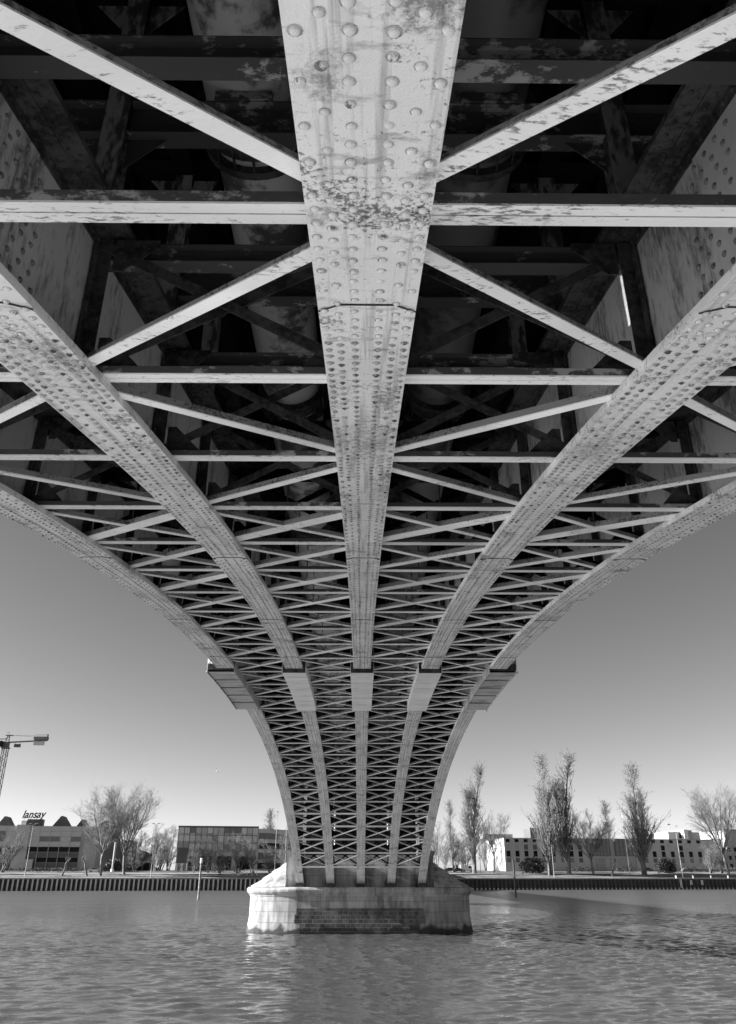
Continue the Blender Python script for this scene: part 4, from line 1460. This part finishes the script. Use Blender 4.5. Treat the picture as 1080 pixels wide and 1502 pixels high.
for ci, cx in enumerate(cols):
    ua = b.u(cx, 1252)
    for (y0, y1), kd in rowspec:
        sh = 742
        z0, z1 = zc(y1), zc(y0)
        mt = {'m': M['glassm'], 'd': M['glassd'], 'x': rng.choice([M['glassm'], M['glassl'], M['glassd'], M['greywall']])}[kd]
        if mt is M['greywall']: continue
        w = b.part('window', mt, [(ua - .8, ua + .8, -.03, .06, z0, z1)])
        if kd == 'd': b.part('sill', M['conc'], [(ua - .9, ua + .9, -.12, -.031, z0 - .12, z0)], w)
for (p0, p1) in ((870, 895), (903, 934)):
    uu0, uu1 = b.u(p0, 1245), b.u(p1, 1245); z0, z1 = zc(1255), zc(1229.5)
    w = b.part('glazed_bay', M['glassm'], [(uu0, uu1, .1, .9, z0, z1)])
    fr = []
    for c in range(6): fr.append((uu0 + (uu1 - uu0) * c / 5 - .06, uu0 + (uu1 - uu0) * c / 5 + .06, .0, .12, z0 - .05, z1 + .05))
    b.part('bay_mullion', M['darkclad'], fr, w)
    b.part('bay_transom', M['darkclad'], [(uu0, uu1, .02, .13, z0 + (z1 - z0) * r_ / 4 - .05, z0 + (z1 - z0) * r_ / 4 + .05) for r_ in range(5)], w)
    b.part('garage_door', M['frame'], [(b.u(p0 + 7), b.u(p1 - 5), .6, .9, -.5, zc(1259))])
b.part('lintel', M['conc'], [(b.u(868), b.u(935), .25, .82, zc(1258.5), zc(1255.5))])
b.part('column', M['conc'], [(b.u(899, 1265) - .5, b.u(899, 1265) + .5, .25, .81, -1, zc(1258.6))])
b.part('roof_room', M['darkclad'], [(b.u(778, 1222, 6), b.u(820, 1222, 6), 6, 14, zr - .01, b.z(800, 1214.5, 6))])
b.part('roof_room', M['frame'], [(b.u(708, 1225, 12), b.u(752, 1225, 12), 12, 20, zr - .012, b.z(730, 1223.5, 12))])
b.part('roof_duct', M['whitemetal'], [(b.u(836 + q * 9, 1228, 8), b.u(838 + q * 9, 1228, 8), 8, 8.6, zr - .01, zr + 1.1 + .3 * (q % 2)) for q in range(4)])

b = Bld('white_tower_block', 990, 110, 'group of white cube-like blocks rising behind the roof of the long grey block')
for p0, p1, py, w0, mt in ((981, 994, 1220, 0, 'white'), (994.5, 1005, 1219, 2, 'conc'), (1003, 1009, 1217, -1, 'white'), (1011, 1018, 1217.5, 1, 'frame'), (1018.5, 1030, 1220.5, 1.5, 'greywall'), (1053, 1062, 1218, 3, 'white')):
    b.part('wall', M[mt], [(b.u(p0, 1230), b.u(p1, 1230), w0, w0 + 14, -2, b.z(p0, py))])
b.part('antenna', M['frame'], [(b.u(992, 1225) - .1, b.u(992, 1225) + .1, 6, 6.2, 0, b.z(992, 1209)), (b.u(992, 1225) - .9, b.u(992, 1225) + .9, 5.8, 6.4, b.z(992, 1209), b.z(992, 1207.5))])
b.part('window', M['glassd'], [(b.u(999, 1225), b.u(1002, 1225), 1.9, 2.05, b.z(1000, 1229), b.z(1000, 1221))])
b = Bld('brick_side_block', 1075, 52, 'dull grey block cut by the right edge behind the wide bare tree')
b.part('wall', M['greywall'], [(b.u(1071), b.u(1140), 0, 16, -2, b.z(1075, 1218))])
for q in range(6):
    ua = b.u(1074 + q * 9)
    for zz in (1.2, 4.4, 7.6): b.part('window', M['glassd'], [(ua - .6, ua + .6, -.05, .05, zz, zz + 1.6)])
b.part('roof', M['roofing'], [(b.u(1070.5), b.u(1141), -.3, 16.2, b.z(1075, 1218) + .004, b.z(1075, 1218) + .35)])

# ------------------------------------------------------------------ tower crane
cs = spot(-9, 90)
kx = cs[1] / 1140 * .905            # metres per photo pixel there
crane = tag(empty('tower_crane', cs, 0), 'tall lattice tower crane rising behind the glass office at the left edge', 'crane')
zt = at_y(10, 1098, cs[1])[2] - cs[2]; zc_ = at_y(10, 1079, cs[1])[2] - cs[2]
M['crane'] = mat('grey_crane_paint', .11, .06, 1, .4, .6, .6)
mb = MB(); hw = 1.0
xm = at_y(6, 1110, cs[1])[0] - cs[0]
for sx in (-1, 1):
    for sy in (-1, 1): mb.box(xm + sx * hw - .12, xm + sx * hw + .12, sy * hw - .12, sy * hw + .12, 0, zt)
n = int(zt / 2.2)
for i in range(n):
    z0, z1 = zt * i / n, zt * (i + 1) / n
    for sy in (-1, 1):
        a, c = (-hw, hw) if i % 2 else (hw, -hw)
        mb.obox((xm + a, sy * hw, z0), (xm + c, sy * hw, z1), (0, 1, 0), -.06, .06, -.06, .06)
        mb.obox((xm + sy * hw, a, z0), (xm + sy * hw, c, z1), (1, 0, 0), -.06, .06, -.06, .06)
        mb.box(xm - hw, xm + hw, sy * hw - .05, sy * hw + .05, z1 - .05, z1 + .05)
mb.build('mast', M['crane'], crane)
mb = MB(); mb.box(xm - 1.5, xm + 1.5, -1.4, 1.4, zt + .002, zt + .5); mb.box(xm - 1.1, xm + 1.1, -1, 1, zt + .5, zt + 2.8); mb.build('slewing_unit', M['crane'], crane)
mb = MB(); mb.box(xm - 2.6, xm - 1.2, -1.8, -.3, zt + .6, zt + 3); mb.build('cab', M['glassd'], crane)
mb = MB()
for sx in (-1, 1): mb.obox((xm + sx * .9, 0, zt + 2.8), (xm + .5 + sx * .3, 0, zc_), (0, 1, 0), -.15, .15, -.15, .15)
mb.box(xm - .8, xm + 2.2, -.5, .5, zc_ - .1, zc_ + .25)
for q in range(4): mb.obox((xm - .9 + q * .1, 0, zt + 3 + q * 1.2), (xm + .9 - q * .1, 0, zt + 4 + q * 1.0), (0, 1, 0), -.07, .07, -.07, .07)
mb.build('apex_frame', M['crane'], crane)
x2 = at_y(70, 1083, cs[1])[0] - cs[0]; xw0 = at_y(50, 1088, cs[1])[0] - cs[0]; zj0 = at_y(14, 1089, cs[1])[2] - cs[2]; zj1 = at_y(60, 1086, cs[1])[2] - cs[2]
mb = MB(); mb.obox((xm, -.6, zj0), (x2, -.6, zj1), (0, 0, 1), -.12, .12, -.2, .2); mb.obox((xm, .6, zj0), (x2, .6, zj1), (0, 0, 1), -.12, .12, -.2, .2)
for q in range(9):
    t = q / 8; mb.box(xm + (x2 - xm) * t - .06, xm + (x2 - xm) * t + .06, -.6, .6, zj0 + (zj1 - zj0) * t - .05, zj0 + (zj1 - zj0) * t + .05)
mb.tube([(xm + 1.8, 0, zc_ + .1), (xw0, 0, zj1 + 1.5)], .05, 5); mb.tube([(xm + 1.8, 0, zc_ + .1), (x2, 0, zj1 + 2)], .05, 5)
mb.box(xw0 + .2, x2, -.65, -.6, zj1 + 2.3, zj1 + 2.4); mb.box(x2 - .1, x2 + .05, -.65, .65, zj1, zj1 + 2.6)
mb.build('counter_jib', M['crane'], crane)
mb = MB(); mb.box(xw0, x2 + .2, -1.0, 1.0, zj1 + .2, zj1 + 1.5); mb.build('winch_deck', M['crane'], crane)
mb = MB(); mb.box(xw0 + .1, xw0 + (x2 - xw0) * .8, -.55, .55, zj1 - 2.0, zj1 + .1); mb.build('counterweight', M['conc'], crane)
mb = MB(); mb.box(xm + 3.6, xm + 6.2, -.5, .5, zj0 - 2.0, zj0 - .7)
for q in (3.8, 6.0): mb.box(xm + q - .05, xm + q + .05, -.05, .05, zj0 - .7, zj0)
mb.build('hanging_box', M['crane'], crane)
mb = MB(); mb.obox((xm, 0, zj0 + 1.5), (xm - 50, 0, zj0 + 1.0), (0, 0, 1), -.12, .12, -.15, .15)
for s_ in (-.7, .7): mb.obox((xm, s_, zj0), (xm - 50, s_, zj0 - .5), (0, 0, 1), -.12, .12, -.15, .15)
for q in range(26):
    mb.obox((xm - q * 1.9, .7 if q % 2 else -.7, zj0), (xm - q * 1.9 - .95, 0, zj0 + 1.4), (0, 0, 1), -.06, .06, -.06, .06)
mb.build('jib', M['crane'], crane)

# ------------------------------------------------------------------ lamp posts, poles, piles
M['greywall'] = M['greywall']
M['pole'] = mat('galvanised_pole', .36, .28, 1, .5, .65, .45)


def lamp(px, d, top, label, arm=0.0, r0=.13, ball=False, mt='pole'):
    p = spot(px, d); H = height_to(px, top, p)
    root = tag(empty('lamp_post', p), label, 'lamp post', 'lamp posts along the far bank')
    mb = MB(); mb.tube([(0, 0, -.3), (0, 0, 1.2), (0, 0, H - .4)], [r0 * 1.3, r0, r0 * .6], 8); mb.build('post', M[mt], root)
    mb = MB()
    if ball:
        mb.tube([(0, 0, H - .5), (0, 0, H - .3), (0, 0, H), (0, 0, H + .25)], [.12, .5, .5, .1], 10)
    else:
        for s_ in ((-1, 1) if arm > 0 else (1,)):
            a = abs(arm)
            mb.tube([(0, 0, H - .5), (s_ * a * .6, 0, H - .1), (s_ * a, 0, H)], .06, 6)
            mb.box(s_ * a - .45, s_ * a + .45, -.16, .16, H - .05, H + .14)
    mb.build('lantern', M['frame'], root)


lamp(38, 2, 1208, 'pale lamp post in front of the glass office', 1.0)
lamp(222, 2, 1208, 'pale lamp post in front of the small wood', .9)
lamp(403, 20, 1191, 'tall slim lamp post before the side wing of the glazed block', -.2)
lamp(418, 24, 1200, 'slim lamp post half hidden by the pier', -.8)
lamp(645, 24, 1206, 'slim pale lamp post just right of the bridge', -.2)
lamp(705, 20, 1192, 'thin lamp post with a round head beside the twin-stemmed poplar', ball=True, r0=.1)
lamp(923, 14, 1190, 'white lamp post before the glazed entrance bays', -.3, r0=.2, mt='whitemetal')
lamp(1000, 3, 1212, 'thin lamp post right of the round evergreen bush', -.4)
lamp(812, 3, 1240, 'short thin lamp post in front of the pair of poplars', -.3, r0=.1)
p = spot(165, 24); H = height_to(165, 1235, p)
root = tag(empty('vent_pipe', p), 'short pale upright pipe by the dark factory shed', 'pipe')
mb = MB(); mb.tube([(0, 0, 0), (0, 0, H)], .38, 10); mb.build('stack', M['pole'], root)
mb = MB(); mb.tube([(0, 0, -.3), (0, 0, .9)], .6, 10); mb.build('footing', M['whitemetal'], root)


def mooring(px, py, top, label, mt, cap):
    d = ray(px, py); t = WATER / d[2]; p = np.array([cp['x'] + d[0] * t, d[1] * t, WATER])
    tp = at_y(px + (295 - 290 if px < 500 else -4), top, p[1])
    root = tag(empty('mooring_post', p), label, 'mooring post', 'mooring posts in the river')
    mb = MB(); e = tp - p; mb.tube([(-e[0] * .3, 0, -3.0), (e[0] * 0, 0, 0), (e[0], 0, e[2])], [.22, .22, .2], 12); mb.build('pile', M[mt], root, smooth=False)
    mb = MB(); mb.tube([(e[0], 0, e[2] - (.9 if cap else .1)), (e[0], 0, e[2] + .05)], .26, 12); mb.build('cap', M['whitemetal'] if cap else M['pile'], root)


mooring(291, 1319, 1259, 'mooring post with a white top standing in the water left of the pier', 'barside', True)
mooring(757, 1316, 1262, 'dark mooring post standing in the water right of the pier', 'pile', False)

# slatted board on white legs
p0 = spot(258, 22); 
root = tag(empty('slatted_board', p0, BANK_A), 'dark slatted board raised on white legs beside the glazed block', 'board')
wd = np.linalg.norm(spot(274, 22) - p0); z0 = height_to(258, 1266, p0); z1 = height_to(258, 1243, p0)
mb = MB()
for q in range(8): mb.box(0, wd, -.08, .08, z0 + (z1 - z0) * q / 8, z0 + (z1 - z0) * (q + .8) / 8)
mb.box(.1, wd - .1, .09, .16, z0, z1); mb.build('slats', M['darkclad'], root)
for xx, lean in ((.15, 0), (wd * .35, .9), (wd * .65, -.9), (wd - .15, 0)):
    mb = MB(); mb.obox((xx, 0, -.3), (xx + lean, 0, z0 - .02), (0, 1, 0), -.2, .2, -.15, .15); mb.build('leg', M['whitemetal'], root)

# white ramp with rails
p0 = spot(347, 10); root = tag(empty('white_ramp', p0, BANK_A), 'white ramp with side rails on the bank left of the pier', 'ramp')
wd = np.linalg.norm(spot(378, 10) - p0)
mb = MB(); mb.prism([(0, -.1), (wd * .45, 1.7), (wd * .45, 1.4), (.8, -.1)], -.3, .3, 'xz'); mb.prism([(0, 0.1), (wd * .45, 1.9), (wd * .45, 2.0), (0, .3)], -.4, -.32, 'xz'); mb.build('side_rail', M['whitemetal'], root)
mb = MB(); mb.box(wd * .451, wd, -.3, .3, 1.45, 1.75); mb.build('landing', M['whitemetal'], root)
for xx in (wd * .5, wd * .75, wd - .2):
    mb = MB(); mb.box(xx - .1, xx + .1, -.1, .1, -.3, 1.449); mb.build('leg', M['whitemetal'], root)

# ladders and fenders on the sheet pile wall, bollards on its capping
for px, y0, y1, lb in ((996, 1290, 1303, 'long white ladder on the sheet pile wall below the thin lamp post'), (1011, 1291, 1298, 'short white fender strip on the sheet pile wall, the middle of three pale strips'), (1027, 1291, 1298, 'short white fender strip on the sheet pile wall, rightmost of three pale strips')):
    q = bank(u_at(px, -.55), -.55); Yq = q[1]
    z1_, z0_ = at_y(px, y0, Yq)[2], at_y(px, y1, Yq)[2]
    root = tag(empty('wall_ladder' if px < 1000 else 'fender_strip', (q[0], q[1], z0_), BANK_A), lb, 'ladder' if px < 1000 else 'fender')
    mb = MB()
    for s_ in (-.25, .25): mb.box(s_ - .07, s_ + .07, -.08, .08, 0, z1_ - z0_)
    mb.build('side_rail', M['whitemetal'], root)
    mb = MB()
    for zz in np.arange(.15, z1_ - z0_, .3): mb.box(-.2, .2, -.05, .05, zz, zz + .09)
    mb.build('rung', M['whitemetal'], root)
for px, lb in ((990, 'small white bollard on the wall top above the white ladder'), (1015, 'small white bollard on the wall top right of the ladder'), (1041, 'small white bollard on the wall top below the hazy shrubby trees'), (1066, 'small white bollard on the wall top at the right edge')):
    q = bank(u_at(px, .2), .2); root = tag(empty('bollard', (q[0], q[1], -.82)), lb, 'bollard', 'white bollards on the wall top')
    mb = MB(); mb.tube([(0, 0, 0), (0, 0, .5)], .2, 8); mb.build('shaft', M['whitemetal'], root)
    mb = MB(); mb.tube([(0, 0, .5), (0, 0, .56), (0, 0, .74), (0, 0, .78)], [.2, .32, .3, .15], 8); mb.build('head', M['whitemetal'], root)

# cars
M['tyre'] = mat('black_tyre', .02, .03)
for nm_, v_ in (('carwhite', .75), ('cardark', .03), ('cargrey', .25)):
    M[nm_] = mat('paint_' + nm_, v_, v_ * .9, 1, .5, .6, .2)


def car(px, d, label, mt, van=False, rot=0.0):
    p = spot(px, d); root = tag(empty('parked_van' if van else 'parked_car', p, BANK_A + rot), label, 'van' if van else 'car', 'cars parked on the far bank')
    L_, H_ = (5.2, 2.1) if van else (4.4, 1.45)
    if van: pf = [(-2.6, .35), (2.55, .35), (2.6, .95), (1.75, 1.15), (1.15, 2.0), (.9, 2.1), (-2.5, 2.1), (-2.6, 1.9)]
    else: pf = [(-2.2, .35), (2.15, .35), (2.2, .75), (1.15, .92), (.45, 1.38), (-.9, 1.45), (-1.7, 1.05), (-2.15, .95)]
    mb = MB(); mb.prism(pf, -.85, .85, 'xz'); mb.build('body', M[mt], root)
    for s_ in (-1, 1):
        mb = MB()
        a, c = sorted((s_ * .851, s_ * .87))
        if van: mb.prism([(.2, 1.2), (1.5, 1.2), (1.05, 1.85), (.2, 1.85)], a, c, 'xz')
        else: mb.prism([(-1.45, .95), (1.0, .95), (.42, 1.3), (-.85, 1.36)], a, c, 'xz')
        mb.build('window', M['glassd'], root)
        for xx in (-1.4, 1.4):
            mb = MB(); mb.tube([(xx, s_ * .9, .33), (xx, s_ * .7, .33)], .33, 12); w = mb.build('wheel', M['tyre'], root)
            mb = MB(); mb.tube([(xx, s_ * .905, .33), (xx, s_ * .895, .33)], .18, 8); mb.build('rim', M['pole'], w)


car(686, 30, 'white van parked behind the dark car right of the bridge', 'carwhite', True)
car(673, 25, 'dark car parked beside the white van right of the bridge', 'cardark')
car(661, 27, 'dark car parked nearest the bridge, right of the pier', 'cardark')
car(140, 22, 'pale car parked beside the short leaning trunk', 'carwhite')
car(159, 25, 'dark car parked behind the trunk of the left tall tree', 'cardark')
car(950, 34, 'dark car parked by the foot of the tall bushy poplar', 'cardark')
car(1008, 33, 'grey car parked along the long block, right of the round bush', 'cargrey')

# railings by the parked cars
p0 = spot(678, 17); root = tag(empty('guard_rail', p0, BANK_A), 'thin pale guard rail in front of the parked cars', 'railing')
wd = np.linalg.norm(spot(735, 17) - p0)
mb = MB(); mb.box(0, wd, -.04, .04, .95, 1.05); mb.box(0, wd, -.03, .03, .5, .57); mb.build('rail', M['pole'], root)
for q in range(10):
    mb = MB(); xx = .1 + (wd - .2) * q / 9; mb.box(xx - .05, xx + .05, -.0299, .0299, -.4, .949); mb.build('post', M['pole'], root)

# gull in flight
q = at_y(319, 1131, 150)
root = tag(empty('gull', q), 'small pale bird flying in the sky left of the bridge', 'bird')
mb = MB()
mb.tube([(-.28, 0, 0), (-.12, 0, .02), (.08, 0, .03), (.2, 0, .05), (.27, 0, .04), (.34, 0, .02)], [.02, .07, .085, .055, .05, .008], 8)
for s_ in (-1, 1):
    mb.add([(.1, 0, .07), (-.08, 0, .06), (-.1, s_ * .3, .28), (.06, s_ * .3, .3), (-.15, s_ * .7, .36), (-.08, s_ * .68, .38)], [(0, 1, 2, 3), (3, 2, 4, 5)])
    mb.add([(.1, 0, .055), (-.08, 0, .045), (-.1, s_ * .3, .265), (.06, s_ * .3, .285), (-.15, s_ * .7, .355), (-.08, s_ * .68, .375)], [(3, 2, 1, 0), (5, 4, 2, 3)])
mb.add([(-.26, -.02, 0), (-.26, .02, 0), (-.42, .08, .0), (-.42, -.08, .0)], [(0, 1, 2, 3)])
mb.build('gull_body', M['white'], root, smooth=True)
